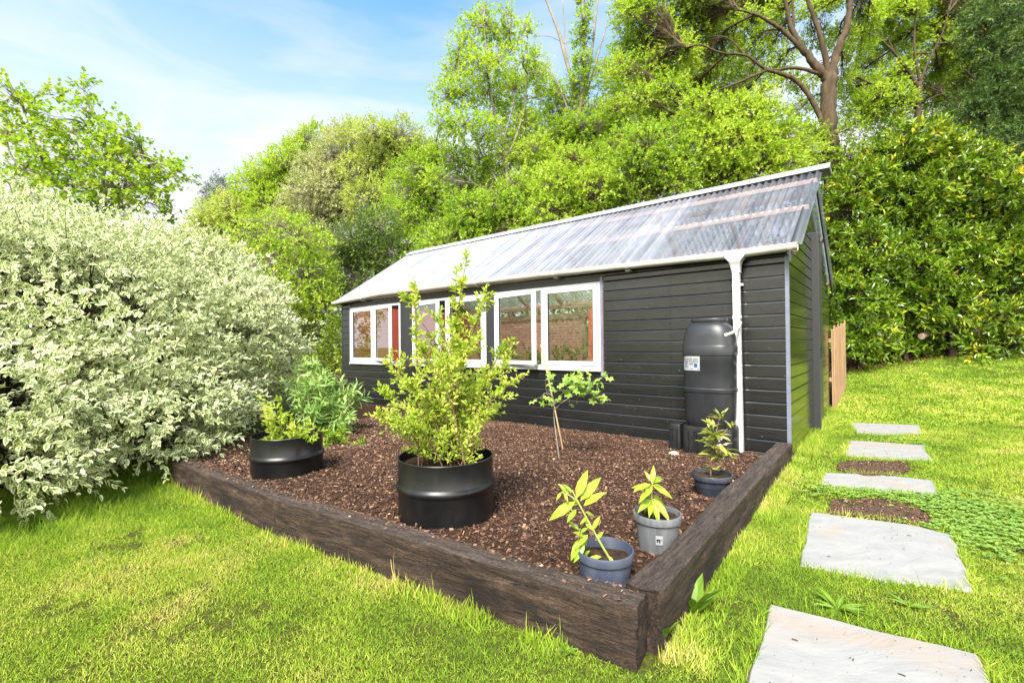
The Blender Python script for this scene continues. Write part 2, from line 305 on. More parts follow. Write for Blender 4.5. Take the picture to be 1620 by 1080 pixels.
def mat_sleeper(name):
    m, nt = new_mat(name); p = N(nt, 'ShaderNodeBsdfPrincipled', i_Roughness=.8); p.inputs['Specular IOR Level'].default_value = .25
    n = tex(nt, scale=(3.2, 16, 16), i_Scale=1.0, i_Detail=10.0, i_Roughness=.7, i_Distortion=.7)
    r = ramp(nt, [(.3, (.009, .006, .0045)), (.45, (.032, .020, .014)), (.58, (.072, .045, .029)), (.74, (.145, .096, .063))]); lk(nt, n.outputs['Fac'], r.inputs[0])
    big = tex(nt, scale=(2.2, 4, 4), i_Scale=1.0, i_Detail=4.0); mr = N(nt, 'ShaderNodeMapRange', i_1=.45, i_2=.68); lk(nt, big.outputs['Fac'], mr.inputs[0])
    mx = N(nt, 'ShaderNodeMixRGB', blend_type='MULTIPLY'); lk(nt, mr.outputs[0], mx.inputs[0]); lk(nt, r.outputs[0], mx.inputs[1]); mx.inputs[2].default_value = (.42, .40, .42, 1)
    geo = N(nt, 'ShaderNodeTexCoord'); s_ = N(nt, 'ShaderNodeSeparateXYZ'); lk(nt, geo.outputs['Normal'], s_.inputs[0])
    up = N(nt, 'ShaderNodeMapRange', i_1=.5, i_2=.95, i_3=0, i_4=.6); lk(nt, s_.outputs['Z'], up.inputs[0])
    gt = tex(nt, scale=(9, 30, 30), i_Scale=1.0, i_Detail=8.0, i_Roughness=.72); gr = ramp(nt, [(.3, (.033, .025, .021)), (.7, (.125, .097, .082))]); lk(nt, gt.outputs['Fac'], gr.inputs[0])
    m2 = N(nt, 'ShaderNodeMixRGB'); lk(nt, up.outputs[0], m2.inputs[0]); lk(nt, mx.outputs[0], m2.inputs[1]); lk(nt, gr.outputs[0], m2.inputs[2])   # weathered, silvered top
    ck = tex(nt, scale=(2.6, 34, 34), i_Scale=1.0, i_Detail=5.0, i_Roughness=.6, i_Distortion=1.2); cm = N(nt, 'ShaderNodeMath', operation='SUBTRACT', i_1=.5); lk(nt, ck.outputs['Fac'], cm.inputs[0]); ca = N(nt, 'ShaderNodeMath', operation='ABSOLUTE'); lk(nt, cm.outputs[0], ca.inputs[0]); cr_ = N(nt, 'ShaderNodeMapRange', i_1=.0, i_2=.022, i_3=.22, i_4=1.0); lk(nt, ca.outputs[0], cr_.inputs[0])
    fi = tex(nt, scale=(70, 90, 90), i_Scale=1.0, i_Detail=5.0, i_Roughness=.7); fr = N(nt, 'ShaderNodeMapRange', i_1=.3, i_2=.7, i_3=.45, i_4=1.5); lk(nt, fi.outputs['Fac'], fr.inputs[0]); fm = N(nt, 'ShaderNodeMath', operation='MULTIPLY'); lk(nt, cr_.outputs[0], fm.inputs[0]); lk(nt, fr.outputs[0], fm.inputs[1])
    m3 = N(nt, 'ShaderNodeMixRGB', blend_type='MULTIPLY', i_0=1.0); lk(nt, m2.outputs[0], m3.inputs[1]); lk(nt, fm.outputs[0], m3.inputs[2]); lk(nt, m3.outputs[0], p.inputs['Base Color'])
    g = tex(nt, scale=(6, 40, 40), i_Scale=1.0, i_Detail=9.0, i_Roughness=.74, i_Distortion=.9); b = N(nt, 'ShaderNodeBump', i_Strength=1.0, i_Distance=.035); lk(nt, g.outputs['Fac'], b.inputs['Height']); lk(nt, b.outputs[0], p.inputs['Normal'])
    out(nt, p.outputs[0]); return m
def mat_slab(name, seed):
    m, nt = new_mat(name); p = N(nt, 'ShaderNodeBsdfPrincipled', i_Roughness=.75); p.inputs['Specular IOR Level'].default_value = .3
    n = tex(nt, scale=(2.0 + seed * .1, 4.6, 4.6), i_Scale=1.0, i_Detail=10.0, i_Roughness=.68, i_Distortion=1.6)
    r = ramp(nt, [(.3, (.165, .163, .16)), (.5, (.205, .20, .193)), (.7, (.24, .23, .215))]); lk(nt, n.outputs['Fac'], r.inputs[0])
    t = N(nt, 'ShaderNodeTexCoord'); mp = N(nt, 'ShaderNodeMapping'); mp.inputs['Location'].default_value = (seed * 3.1, seed * 1.7, 0); mp.inputs['Scale'].default_value = (1.7, 1.7, 1.7); lk(nt, t.outputs['Object'], mp.inputs[0])
    w = N(nt, 'ShaderNodeTexNoise', i_Scale=1.0, i_Detail=3.0, i_Distortion=.6); lk(nt, mp.outputs[0], w.inputs['Vector']); mr = N(nt, 'ShaderNodeMapRange', i_1=.54, i_2=.66, i_4=.55); lk(nt, w.outputs['Fac'], mr.inputs[0])
    mx = N(nt, 'ShaderNodeMixRGB'); lk(nt, mr.outputs[0], mx.inputs[0]); lk(nt, r.outputs[0], mx.inputs[1]); mx.inputs[2].default_value = (.24, .18, .13, 1)
    k = tex(nt, scale=(46, 30, 30), i_Scale=1.0, i_Detail=4.0, i_Roughness=.7); kr = N(nt, 'ShaderNodeMapRange', i_1=.645, i_2=.68, i_4=.7); lk(nt, k.outputs['Fac'], kr.inputs[0])
    m2 = N(nt, 'ShaderNodeMixRGB'); lk(nt, kr.outputs[0], m2.inputs[0]); lk(nt, mx.outputs[0], m2.inputs[1]); m2.inputs[2].default_value = (.12, .11, .10, 1)
    lk(nt, m2.outputs[0], p.inputs['Base Color'])
    b = N(nt, 'ShaderNodeBump', i_Strength=.5, i_Distance=.012); lk(nt, n.outputs['Fac'], b.inputs['Height']); lk(nt, b.outputs[0], p.inputs['Normal']); out(nt, p.outputs[0]); return m
def mat_ground(name, stops, scale, bump=.6):
    m, nt = new_mat(name); p = N(nt, 'ShaderNodeBsdfPrincipled', i_Roughness=.95); p.inputs['Specular IOR Level'].default_value = .1
    a = tex(nt, scale=(scale,) * 3, i_Scale=1.0, i_Detail=9.0, i_Roughness=.68); r = ramp(nt, stops); lk(nt, a.outputs['Fac'], r.inputs[0]); lk(nt, r.outputs[0], p.inputs['Base Color'])
    b = N(nt, 'ShaderNodeBump', i_Strength=bump, i_Distance=.03); c = tex(nt, scale=(scale * 6,) * 3, i_Scale=1.0, i_Detail=4.0); lk(nt, c.outputs['Fac'], b.inputs['Height']); lk(nt, b.outputs[0], p.inputs['Normal']); out(nt, p.outputs[0]); return m
def mat_glass(name, fac=.12, tint=(.96, .98, .97), rough=.02):
    m, nt = new_mat(name); t = N(nt, 'ShaderNodeBsdfTransparent'); t.inputs[0].default_value = (*tint, 1); g = N(nt, 'ShaderNodeBsdfGlossy', i_Roughness=rough)
    f = N(nt, 'ShaderNodeLayerWeight', i_Blend=.5); pw = N(nt, 'ShaderNodeMath', operation='POWER', i_1=4.0); lk(nt, f.outputs['Facing'], pw.inputs[0]); a = N(nt, 'ShaderNodeMath', operation='ADD', use_clamp=True, i_1=fac); lk(nt, pw.outputs[0], a.inputs[0])
    x = N(nt, 'ShaderNodeMixShader'); lk(nt, a.outputs[0], x.inputs[0]); lk(nt, t.outputs[0], x.inputs[1]); lk(nt, g.outputs[0], x.inputs[2]); out(nt, x.outputs[0]); return m
def mat_roof(name):
    """clear corrugated plastic, hazed and scuffed, with grazing sky sheen put into its colour"""
    m, nt = new_mat(name); t = N(nt, 'ShaderNodeBsdfTransparent'); t.inputs[0].default_value = (.80, .83, .90, 1)
    p = N(nt, 'ShaderNodeBsdfPrincipled', i_Roughness=.16); p.inputs['Specular IOR Level'].default_value = .9
    n = tex(nt, scale=(11, .35, .35), i_Scale=1.0, i_Detail=4.0); r = ramp(nt, [(.35, (.23, .245, .30)), (.55, (.40, .41, .45)), (.72, (.52, .46, .45))]); lk(nt, n.outputs['Fac'], r.inputs[0]); lk(nt, r.outputs[0], p.inputs['Base Color'])
    h = tex(nt, scale=(2.5, 1.3, 1.3), i_Scale=1.0, i_Detail=6.0, i_Roughness=.65); mr = N(nt, 'ShaderNodeMapRange', i_1=.3, i_2=.7, i_3=.45, i_4=.75); lk(nt, h.outputs['Fac'], mr.inputs[0])
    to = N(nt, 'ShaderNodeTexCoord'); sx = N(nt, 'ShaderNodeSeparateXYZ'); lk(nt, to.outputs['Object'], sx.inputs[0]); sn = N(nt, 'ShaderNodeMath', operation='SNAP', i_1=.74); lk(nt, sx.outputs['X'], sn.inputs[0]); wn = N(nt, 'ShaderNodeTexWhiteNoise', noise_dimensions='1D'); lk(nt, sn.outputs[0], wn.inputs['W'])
    ax_ = N(nt, 'ShaderNodeMapRange', i_1=-5.5, i_2=.2, i_3=.02, i_4=-.20); lk(nt, sn.outputs[0], ax_.inputs[0]); aw = N(nt, 'ShaderNodeMath', operation='MULTIPLY_ADD', i_1=.14); lk(nt, wn.outputs[0], aw.inputs[0]); lk(nt, ax_.outputs[0], aw.inputs[2]); af = N(nt, 'ShaderNodeMath', operation='ADD', use_clamp=True); lk(nt, aw.outputs[0], af.inputs[0]); lk(nt, mr.outputs[0], af.inputs[1])  # sheets whiten stepwise to the left: sky reflection painted in, plus random tone
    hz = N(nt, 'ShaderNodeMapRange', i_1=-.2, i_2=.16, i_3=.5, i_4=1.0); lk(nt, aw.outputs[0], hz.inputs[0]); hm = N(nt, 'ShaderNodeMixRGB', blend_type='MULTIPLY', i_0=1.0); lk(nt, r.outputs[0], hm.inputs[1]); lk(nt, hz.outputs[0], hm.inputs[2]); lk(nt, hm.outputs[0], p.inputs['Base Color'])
    x = N(nt, 'ShaderNodeMixShader'); lk(nt, af.outputs[0], x.inputs[0]); tl = N(nt, 'ShaderNodeBsdfTranslucent'); tl.inputs[0].default_value = (.8, .82, .88, 1); x2 = N(nt, 'ShaderNodeMixShader', i_0=.35); lk(nt, p.outputs[0], x2.inputs[1]); lk(nt, tl.outputs[0], x2.inputs[2])
    lk(nt, t.outputs[0], x.inputs[1]); lk(nt, x2.outputs[0], x.inputs[2]); out(nt, x.outputs[0]); return m
def mat_brick(name):
    m, nt = new_mat(name); p = N(nt, 'ShaderNodeBsdfPrincipled', i_Roughness=.9); t = N(nt, 'ShaderNodeTexCoord'); s_ = N(nt, 'ShaderNodeSeparateXYZ'); lk(nt, t.outputs['Object'], s_.inputs[0])
    c = N(nt, 'ShaderNodeCombineXYZ'); lk(nt, s_.outputs['X'], c.inputs[0]); lk(nt, s_.outputs['Z'], c.inputs[1])
    b = N(nt, 'ShaderNodeTexBrick', i_Scale=1.0); b.inputs['Brick Width'].default_value = .225; b.inputs['Row Height'].default_value = .075; b.inputs['Mortar Size'].default_value = .006
    b.inputs['Color1'].default_value = (.62, .29, .17, 1); b.inputs['Color2'].default_value = (.52, .22, .13, 1); b.inputs['Mortar'].default_value = (.6, .52, .42, 1)
    lk(nt, c.outputs[0], b.inputs['Vector']); lk(nt, b.outputs['Color'], p.inputs['Base Color']); out(nt, p.outputs[0]); return m

MT = dict(
 board=mat_board('black_painted_board', (.007, .0072, .0078), (.013, .0128, .0125), .30),
 gboard=mat_plain('black_board_lawn_reflection', (.022, .026, .008), .14, 1.0),  # olive in the base colour stands in for the mirrored lawn
 door=mat_plain('dark_grey_paint', (.022, .022, .024), .4, .5, bump=.05),
 trim=mat_plain('slate_grey_metal', (.10, .11, .15), .35, .5, c2=(.14, .15, .19), nscale=(3, 3, 9)),
 black=mat_plain('black_plastic', (.006, .006, .007), .38, .4, c2=(.010, .010, .011), nscale=(5, 5, 5), bump=.03, bscale=90, specks=0.4),
 butt=mat_plain('charcoal_plastic', (.012, .0128, .015), .36, .4, c2=(.018, .0188, .021), nscale=(4, 4, 4), bump=.04, bscale=120, specks=0.35),
 drum=mat_plain('black_drum_paint', (.004, .0042, .005), .36, .35, c2=(.008, .008, .008), nscale=(5, 5, 5), bump=.06, bscale=14, specks=0.3),
 white=mat_plain('white_upvc', (.40, .40, .40), .3, .5, c2=(.48, .48, .47), nscale=(4, 4, 4)),
 gutter=mat_plain('old_white_gutter', (.30, .29, .25), .38, .5, c2=(.44, .43, .40), nscale=(3, 6, 6)),
 ridge=mat_plain('grey_ridge_flashing', (.24, .25, .27), .4, .5, c2=(.33, .34, .35), nscale=(2, 6, 6)),
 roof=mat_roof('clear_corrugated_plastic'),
 glass=mat_glass('window_glass', .20),
 timber=mat_plain('raw_timber', (.30, .18, .10), .75, .25, c2=(.42, .28, .17), nscale=(1.5, 14, 14)),
 redwood=mat_plain('red_stained_timber', (.55, .10, .05), .6, .3, c2=(.62, .15, .08), nscale=(12, 2, 2)),
 purlin=mat_plain('pinkish_purlin', (.42, .27, .21), .75, .2, c2=(.55, .40, .33), nscale=(2, 12, 12)),
 brick=mat_brick('orange_brick'),
 concrete=mat_plain('concrete', (.22, .21, .19), .9, .1, c2=(.32, .30, .27)),
 sleeper=mat_sleeper('old_oak_sleeper'),
 fence=mat_plain('rough_sawn_paling', (.17, .10, .048), .8, .2, c2=(.33, .22, .12), nscale=(16, 16, 1.6), bump=.3, bscale=40),
 bark=mat_plain('brown_bark', (.055, .038, .024), .9, .15, c2=(.13, .095, .062), nscale=(9, 9, 2.4), bump=.9, bscale=16),
 greybark=mat_plain('grey_bark', (.12, .10, .075), .9, .15, c2=(.25, .215, .17), nscale=(9, 9, 3), bump=.6, bscale=18),
 oakbark=mat_plain('dark_oak_bark', (.032, .022, .013), .9, .15, c2=(.085, .060, .036), nscale=(9, 9, 2.4), bump=.9, bscale=16),
 darkbark=mat_plain('dark_bark', (.022, .017, .012), .9, .1, c2=(.05, .04, .028), nscale=(9, 9, 3), bump=.6, bscale=18),
 redstem=mat_plain('reddish_stem', (.10, .045, .03), .6, .3, c2=(.17, .10, .06)),
 greenstem=mat_plain('green_stem', (.20, .26, .05), .55, .3, c2=(.28, .30, .09)),
 cane=mat_plain('bamboo_cane', (.36, .23, .11), .55, .3, c2=(.48, .33, .18), nscale=(8, 8, 8)),
 potblue=mat_plain('faded_blue_grey_plastic', (.024, .031, .055), .5, .4, c2=(.055, .063, .088), nscale=(9, 9, 3), specks=0.8),
 potgrey=mat_plain('faded_grey_plastic', (.065, .068, .075), .55, .35, c2=(.12, .123, .13), nscale=(22, 22, 3), specks=0.8),
 potblack=mat_plain('blue_black_plastic', (.016, .019, .028), .35, .5, c2=(.03, .034, .045), nscale=(8, 8, 4), specks=0.5),
 compost=mat_ground('potting_compost', [(.3, (.015, .009, .006)), (.7, (.06, .038, .024))], 26),
 paper=mat_plain('white_label_paper', (.24, .245, .25), .4, .4),
 ink=mat_plain('dark_label_ink', (.006, .006, .007), .5, .3),
 blueink=mat_plain('blue_label_ink', (.012, .055, .15), .5, .3),
 paleblue=mat_plain('pale_blue_label_ink', (.10, .17, .22), .5, .3),
 orangeink=mat_plain('orange_label_ink', (.24, .12, .08), .5, .3),
 stone=mat_plain('pale_buff_stone', (.28, .22, .13), .85, .2, c2=(.42, .37, .27), nscale=(9, 9, 9), bump=.4),
 lawn=mat_ground('lawn_soil_and_moss', [(.25, (.03, .03, .009)), (.45, (.06, .07, .012)), (.6, (.12, .135, .02)), (.8, (.18, .16, .045))], 30, 1.0),
 wood_floor=mat_ground('woodland_floor', [(.3, (.02, .016, .009)), (.7, (.08, .055, .03))], 4),
 soil=mat_ground('bare_soil', [(.3, (.035, .022, .014)), (.6, (.085, .055, .035)), (.8, (.13, .09, .06))], 30),
 mulch=mat_ground('bark_mulch', [(.3, (.02, .011, .007)), (.55, (.065, .034, .021)), (.8, (.13, .07, .043))], 34, 1.0),
 chip=mat_tint('bark_chip', [(0, (.025, .012, .0075)), (.4, (.075, .038, .023)), (.72, (.148, .083, .051)), (.92, (.27, .165, .10)), (1, (.42, .31, .20))], .8, .25),
 litter=mat_tint('leaf_litter', [(0, (.03, .016, .008)), (.5, (.10, .055, .025)), (1, (.24, .15, .07))]),
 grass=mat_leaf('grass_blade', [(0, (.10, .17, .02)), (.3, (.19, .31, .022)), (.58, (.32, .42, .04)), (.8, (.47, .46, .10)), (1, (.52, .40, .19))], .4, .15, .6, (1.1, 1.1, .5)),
 weed=mat_leaf('broad_weed_leaf', [(0, (.07, .15, .012)), (1, (.16, .26, .025))], .35, .3),
 clover=mat_leaf('clover_leaf', [(0, (.10, .20, .025)), (1, (.24, .36, .07))], .3, .3),
 vari=mat_vari('variegated_leaf'),
 spring=mat_leaf('spring_green_leaf', [(0, (.13, .24, .02)), (.5, (.265, .41, .036)), (1, (.41, .51, .07))], .5),
 lime=mat_leaf('lime_leaf', [(0, (.18, .31, .022)), (.5, (.325, .46, .042)), (1, (.47, .55, .085))], .5),
 pale=mat_leaf('pale_willow_leaf', [(0, (.25, .32, .06)), (.5, (.38, .46, .11)), (1, (.50, .55, .19))], .5),
 grey=mat_leaf('grey_green_leaf', [(0, (.25, .29, .12)), (.5, (.38, .41, .21)), (1, (.50, .50, .31))], .45),
 mid=mat_leaf('mid_green_leaf', [(0, (.11, .20, .015)), (.5, (.22, .33, .028)), (1, (.36, .45, .05))], .45),
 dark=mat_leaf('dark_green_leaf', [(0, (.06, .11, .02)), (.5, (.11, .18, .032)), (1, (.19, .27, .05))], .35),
 conifer=mat_leaf('blue_green_needle', [(0, (.10, .13, .11)), (1, (.20, .23, .19))], .2),
 yew=mat_leaf('dark_needle', [(0, (.03, .065, .014)), (.6, (.07, .13, .025)), (1, (.14, .20, .04))], .25),
 laurel=mat_leaf('laurel_leaf', [(0, (.06, .12, .008)), (.5, (.13, .22, .013)), (.85, (.27, .35, .022)), (1, (.50, .43, .04))], .35, .45, .3),
 maple=mat_leaf('maple_leaf', [(0, (.13, .25, .02)), (.5, (.23, .36, .03)), (1, (.36, .44, .05))], .5),
 shrub=mat_leaf('yellow_green_leaf', [(0, (.22, .33, .03)), (.5, (.37, .49, .055)), (1, (.53, .58, .12))], .5, .3),
 currant=mat_leaf('currant_leaf', [(0, (.13, .24, .025)), (.5, (.22, .34, .05)), (1, (.32, .42, .09))], .4),
 budd=mat_leaf('silvery_green_leaf', [(0, (.12, .22, .04)), (.5, (.22, .35, .08)), (1, (.36, .46, .17))], .3, .3),
 glossleaf=mat_leaf('bright_gloss_leaf', [(0, (.16, .26, .02)), (.5, (.26, .36, .03)), (1, (.40, .42, .05))], .4, .45, .3),
 rhodo=mat_leaf('yellowish_leaf', [(0, (.15, .20, .03)), (.5, (.28, .31, .06)), (1, (.42, .38, .10))], .35, .4, .4),
 pink=mat_leaf('pale_pink_petal', [(0, (.55, .36, .46)), (1, (.68, .55, .60))], .3),
)

# ================================================================== GROUND
# one sheet to the horizon: lawn near, woodland floor beyond its edge
def grid(xs, ys, zf):
    X, Y = np.meshgrid(xs, ys, indexing='ij'); V = np.stack([X, Y, zf(X, Y)], -1).reshape(-1, 3); n, m = len(xs), len(ys)
    i = np.arange(n - 1)[:, None] * m + np.arange(m - 1)[None]
    return V, np.stack([i, i + m, i + m + 1, i + 1], -1).reshape(-1, 4)
def hedge_line(X): return 12.6 + .10 * (X - 10)
xs = np.unique(np.concatenate([np.linspace(-400, -20, 16), np.linspace(-20, -7, 40), np.linspace(-7, 7, 130), np.linspace(7, 24, 50), np.linspace(24, 400, 16)]))
ys = np.unique(np.concatenate([np.linspace(-400, -10, 12), np.linspace(-10, 0, 20), np.linspace(0, 12, 120), np.linspace(12, 26, 40), np.linspace(26, 500, 18)]))
def gz(X, Y):
    z = ground_z(X, np.minimum(Y, 40)); x, v = to_shed(X, Y)
    inside = (x > -9.1) & (x < -.13) & (v > vfront(x) + .12) & (v < 4.1); return np.where(inside, z - .25, z)
V, F = grid(xs, ys, gz); Geo().add(V, F).build('lawn', MT['lawn'], smooth=True, kind='structure')
# floor of the wood behind the shed and beyond the lawn edge
def wf(X, Y): return ground_z(X, Y) + .004 + .02 * np.clip((Y - 8) / 3, 0, 1)
g = Geo()
ring = []
for k in range(61):
    X = -16 + 44 * k / 60
    e = hedge_line(X) + .35 * (vnoise(X, 0, 1.3, 4) - .5) if X > 5.2 else 11.5 + .6 * (vnoise(X, 3, .9, 5) - .5)
    ring.append([(X, e + d, float(wf(np.array(X), np.array(e + d)))) for d in (0, .6, 2, 5, 10, 18)])
g.loft(ring, False, False, closed=False); g.build('woodland_floor', MT['wood_floor'], smooth=True, kind='structure')

# mulch bed
xs = np.linspace(-9.0, .04, 150); vs_ = np.linspace(0, 1, 80)
def bz(x, v): return bed_z(x, v) + .02 * (vnoise(x, v, 14, 3) - .5)
V, F = grid(xs, vs_, lambda x, t: x * 0); V[:, 1] = V[:, 1] * (vfront(V[:, 0]) + .015) - .012; V[:, 2] = bz(V[:, 0], V[:, 1])
W_ = np.array([S(a, b, c) for a, b, c in V]); Geo().add(W_, F).build('mulch_bed', MT['mulch'], smooth=True, kind='structure')
# bark chips lying on it
n = 95000
cx_ = -rng.random(n) ** .9 * 5.8 - .02; cv_ = vfront(cx_) * (rng.random(n) * .985 + .008)
keep = (cx_ + cv_ * 0 > -5.8); cx_, cv_ = cx_[keep], cv_[keep]; n = len(cx_)
P = S(0, 0)[None] + np.outer(cx_, np.array([-U[0], -U[1], 0])) + np.outer(cv_, np.array([VV[0], VV[1], 0])); P[:, 2] = bz(cx_, cv_) + .004
a = rdir(n) * np.array([1, 1, .45]); nn = rdir(n) * np.array([.7, .7, .6]) + np.array([0, 0, .6])
CH = ([(-.5, 0, -.08), (.42, .06, -.08), (.55, .9, -.08), (-.38, 1, -.08), (-.42, .05, .08), (.36, .1, .1), (.46, .84, .08), (-.3, .92, .09)],
      [(4, 5, 6, 7), (0, 1, 5, 4), (1, 2, 6, 5), (2, 3, 7, 6), (3, 0, 4, 7)])
L = .007 + .024 * rng.random(n) ** 3.0
g = Geo(); g.leaves(P, a, nn, L, L * (.3 + .45 * rng.random(n)), CH, np.clip(rng.beta(1.6, 2.2, n) + .18 * (fbm(P[:, 0], P[:, 1], 1.2, 8) - .5) + .25 * (np.abs(cx_ + 5) < 1.3) * (rng.random(n) < .4), 0, 1))
g.build('bark_chips', MT['chip'], kind='stuff')

# ================================================================== SHED
SHED = thing('garden_shed', 'long black clapboard garden shed with a clear corrugated roof and white casement windows', 'shed', S(0, 0, 0), RZ)
LEN, DEP, EZ, RV, RIDZ = 9.0, 4.2, 2.27, 2.1, 3.62
BP = .1405
def cladding(g, a, b, z0, z1, horiz=True, face=0, sgn=-1, step=0.6, clip=None):
    """shiplap boards from a to b; each row has its own slight offset and a coved top edge"""
    k0 = 0
    z = z0
    while z < z1 - .01:
        top = min(z + BP, z1)
        o = sgn * .0015 * random.random(); aa, bb = a, b
        if clip: aa, bb = clip(z, top, a, b)
        if bb - aa > .02:
            ns = max(2, int((bb - aa) / step)); P = np.linspace(aa, bb, ns + 1)
            wob = [.0018 * (random.random() - .5) for _ in P]
            prof = [(0.016 * -sgn, z), (sgn * .003 + o, z + .001), (sgn * .004 + o, z + .004), (sgn * .0035 + o, top - .019), (.0015 * -sgn + o, top - .0065), (.014 * -sgn, top - .004), (.016 * -sgn, top)]
            rings = []
            for p, w in zip(P, wob):
                rings.append([(p, face + d + (w if 0 < q < 4 else 0), zz) if horiz else (face + d, p, zz) for q, (d, zz) in enumerate(prof)])
            R = np.array(rings)
            if (not horiz): R = R[:, ::-1] if sgn > 0 else R
            g.loft(R, False, False, closed=False, tint=random.random())
        z = top
# the front wall: boards around a window band
WIN = [(-8.62, -6.80), (-6.42, -4.46), (-4.27, -2.29)]
ZB, ZT = .90, 2.13
g = Geo()
cladding(g, -8.98, -2.96, -.12, ZB - .035); cladding(g, -2.957, -.02, -.12, ZB - .035)
cladding(g, -2.245, -1.30, ZB - .035, 2.205); cladding(g, -1.297, -.02, ZB - .035, 2.205)
cladding(g, -8.98, -8.66, ZB - .035, 2.205)
# solid backing behind the boards
g.box((-8.98, .017, -.12), (-.02, .06, ZB - .05)); g.box((-2.25, .017, ZB - .05), (-.02, .06, 2.2)); g.box((-8.98, .017, ZB - .05), (-8.66, .06, 2.2)); g.box((-8.66, .017, ZT + .01), (-2.25, .06, 2.2))
g.build('front_wall', MT['board'], SHED)
g = Geo(); g.box((-8.66, -.006, ZT + .002), (-2.25, .015, 2.205)); g.build('window_head_board', MT['door'], SHED, bevel=.003)
for a, b in ((-6.80, -6.42), (-4.46, -4.27)):
    g = Geo(); g.box((a + .003, -.012, ZB - .02), (b - .003, .05, ZT)); g.build('pier_board', MT['door'], SHED, bevel=.003)
g = Geo(); g.box((-2.288, -.02, ZB - .10), (-2.25, -.0045, 2.19)); g.box((-2.288, -.0045, ZB - .10), (-2.284, .03, 2.19)); g.build('metal_edge_strip', MT['trim'], SHED)
g = Geo(); g.box((-8.662, -.018, ZB - .06), (-8.62, -.006, 2.19)); g.build('metal_edge_strip', MT['trim'], SHED)
# right end wall with gable
def roofline(v): return EZ - .06 + (RIDZ - EZ) * (1 - abs(v - RV) / RV)
def gable(z0, z1, a, b):
    zz = z1
    if zz <= roofline(0): return a, b
    lo = RV * (zz - roofline(0)) / (RIDZ - EZ); return max(a, lo), min(b, DEP - lo)
g = Geo()
cladding(g, .02, 1.96, -.12, 3.5, horiz=False, face=0, sgn=1, step=3, clip=lambda z0, z1, a, b: (gable(z0, z1, a, b)[0], b))
cladding(g, 2.84, DEP, -.12, 3.5, horiz=False, face=0, sgn=1, step=3, clip=lambda z0, z1, a, b: (a, gable(z0, z1, a, b)[1]))
prof = [(.02, -.12), (1.96, -.12), (1.96, roofline(1.96) - .05), (.02, roofline(.02) - .05)]
def slabpoly(g, prof, x0, x1):
    g.loft([[(x0, v, z) for v, z in prof], [(x1, v, z) for v, z in prof]])
slabpoly(g, prof, -.05, -.017); slabpoly(g, [(2.84, -.12), (DEP, -.12), (DEP, roofline(DEP) - .05), (2.84, roofline(2.84) - .05)], -.05, -.017)
slabpoly(g, [(1.96, 2.78), (2.84, 2.78), (2.84, roofline(2.84) - .05), (RV, roofline(RV) - .05), (1.96, roofline(1.96) - .05)], -.05, -.017)
g.build('end_wall', MT['gboard'], SHED)
g = Geo(); slabpoly(g, [(0, -.1), (DEP, -.1), (DEP, roofline(DEP) - .04), (RV, roofline(RV) - .04), (0, roofline(0) - .04)], -LEN, -LEN + .04); g.build('end_wall', MT['board'], SHED)
# rear wall: timber frame with open glazing, brick dwarf wall inside
g = Geo(); g.box((-8.95, 4.13, -.1), (-.06, 4.19, .95)); g.box((-8.95, 4.13, .95), (-5.0, 4.19, 2.0)); g.build('rear_wall', MT['brick'], SHED)
g = Geo(); g.box((-8.95, 4.08, 1.9), (-.06, 4.129, 2.04)); g.box((-8.95, 4.08, 2.16), (-.06, 4.2, 2.24))
for x in (-4.95, -3.9, -2.75, -1.6, -.6): g.box((x - .045, 4.05, .96), (x + .045, 4.129, 1.9))
g.build('rear_frame', MT['timber'], SHED)
g = Geo(); g.box((-3.62, 2.5, -.05), (-3.44, 2.62, 2.25)); g.box((-4.05, 2.7, 0), (-3.7, 2.74, 2.0)); g.build('interior_post', MT['redwood'], SHED, bevel=.004)
g = Geo(); g.box((-8.94, .09, -.03), (-8.92, 4.1, 2.2)); g.build('inner_lining', MT['redwood'], SHED)
g = Geo(); g.box((-8.95, .07, -.1), (-.06, 4.12, -.04)); g.build('shed_floor', MT['concrete'], SHED)
# plants and a bench seen through the windows
g = Geo(); st = Geo(); n = 420
B = np.stack([-8.2 + 5.6 * rng.random(n), 3.2 + .7 * rng.random(n), .35 + .75 * rng.random(n)], 1); shoots(g, B, np.array([0, -.2, 1]) + rdir(n) * .9, .22, 8, .09, .05, OVAL, rng.random(n))
g.build('bench_plants', MT['mid'], SHED)
# corner trims, door
g = Geo(); g.box((-.03, -.008, -.14), (.008, .001, 2.20)); g.box((-.0005, .001, -.14), (.008, .028, 2.20)); g.build('corner_strip', MT['trim'], SHED)
g = Geo(); g.box((-9.0, -.008, -.14), (-8.96, .02, 2.20)); g.build('corner_strip', MT['door'], SHED)
DOOR = Geo()
DOOR.box((-.02, 2.06, .03), (.035, 2.86, 2.76)); d_ = DOOR.build('door', MT['door'], SHED, bevel=.004)
g = Geo(); g.box((-.03, 1.965, -.02), (.085, 2.03, 2.80)); g.build('door_post', MT['door'], SHED, bevel=.004)
g = Geo(); g.tube([(.036, 2.2, 1.02), (.075, 2.2, 1.02), (.075, 2.2, 1.16), (.036, 2.2, 1.16)], .008, 6); g.build('handle', MT['black'], d_)
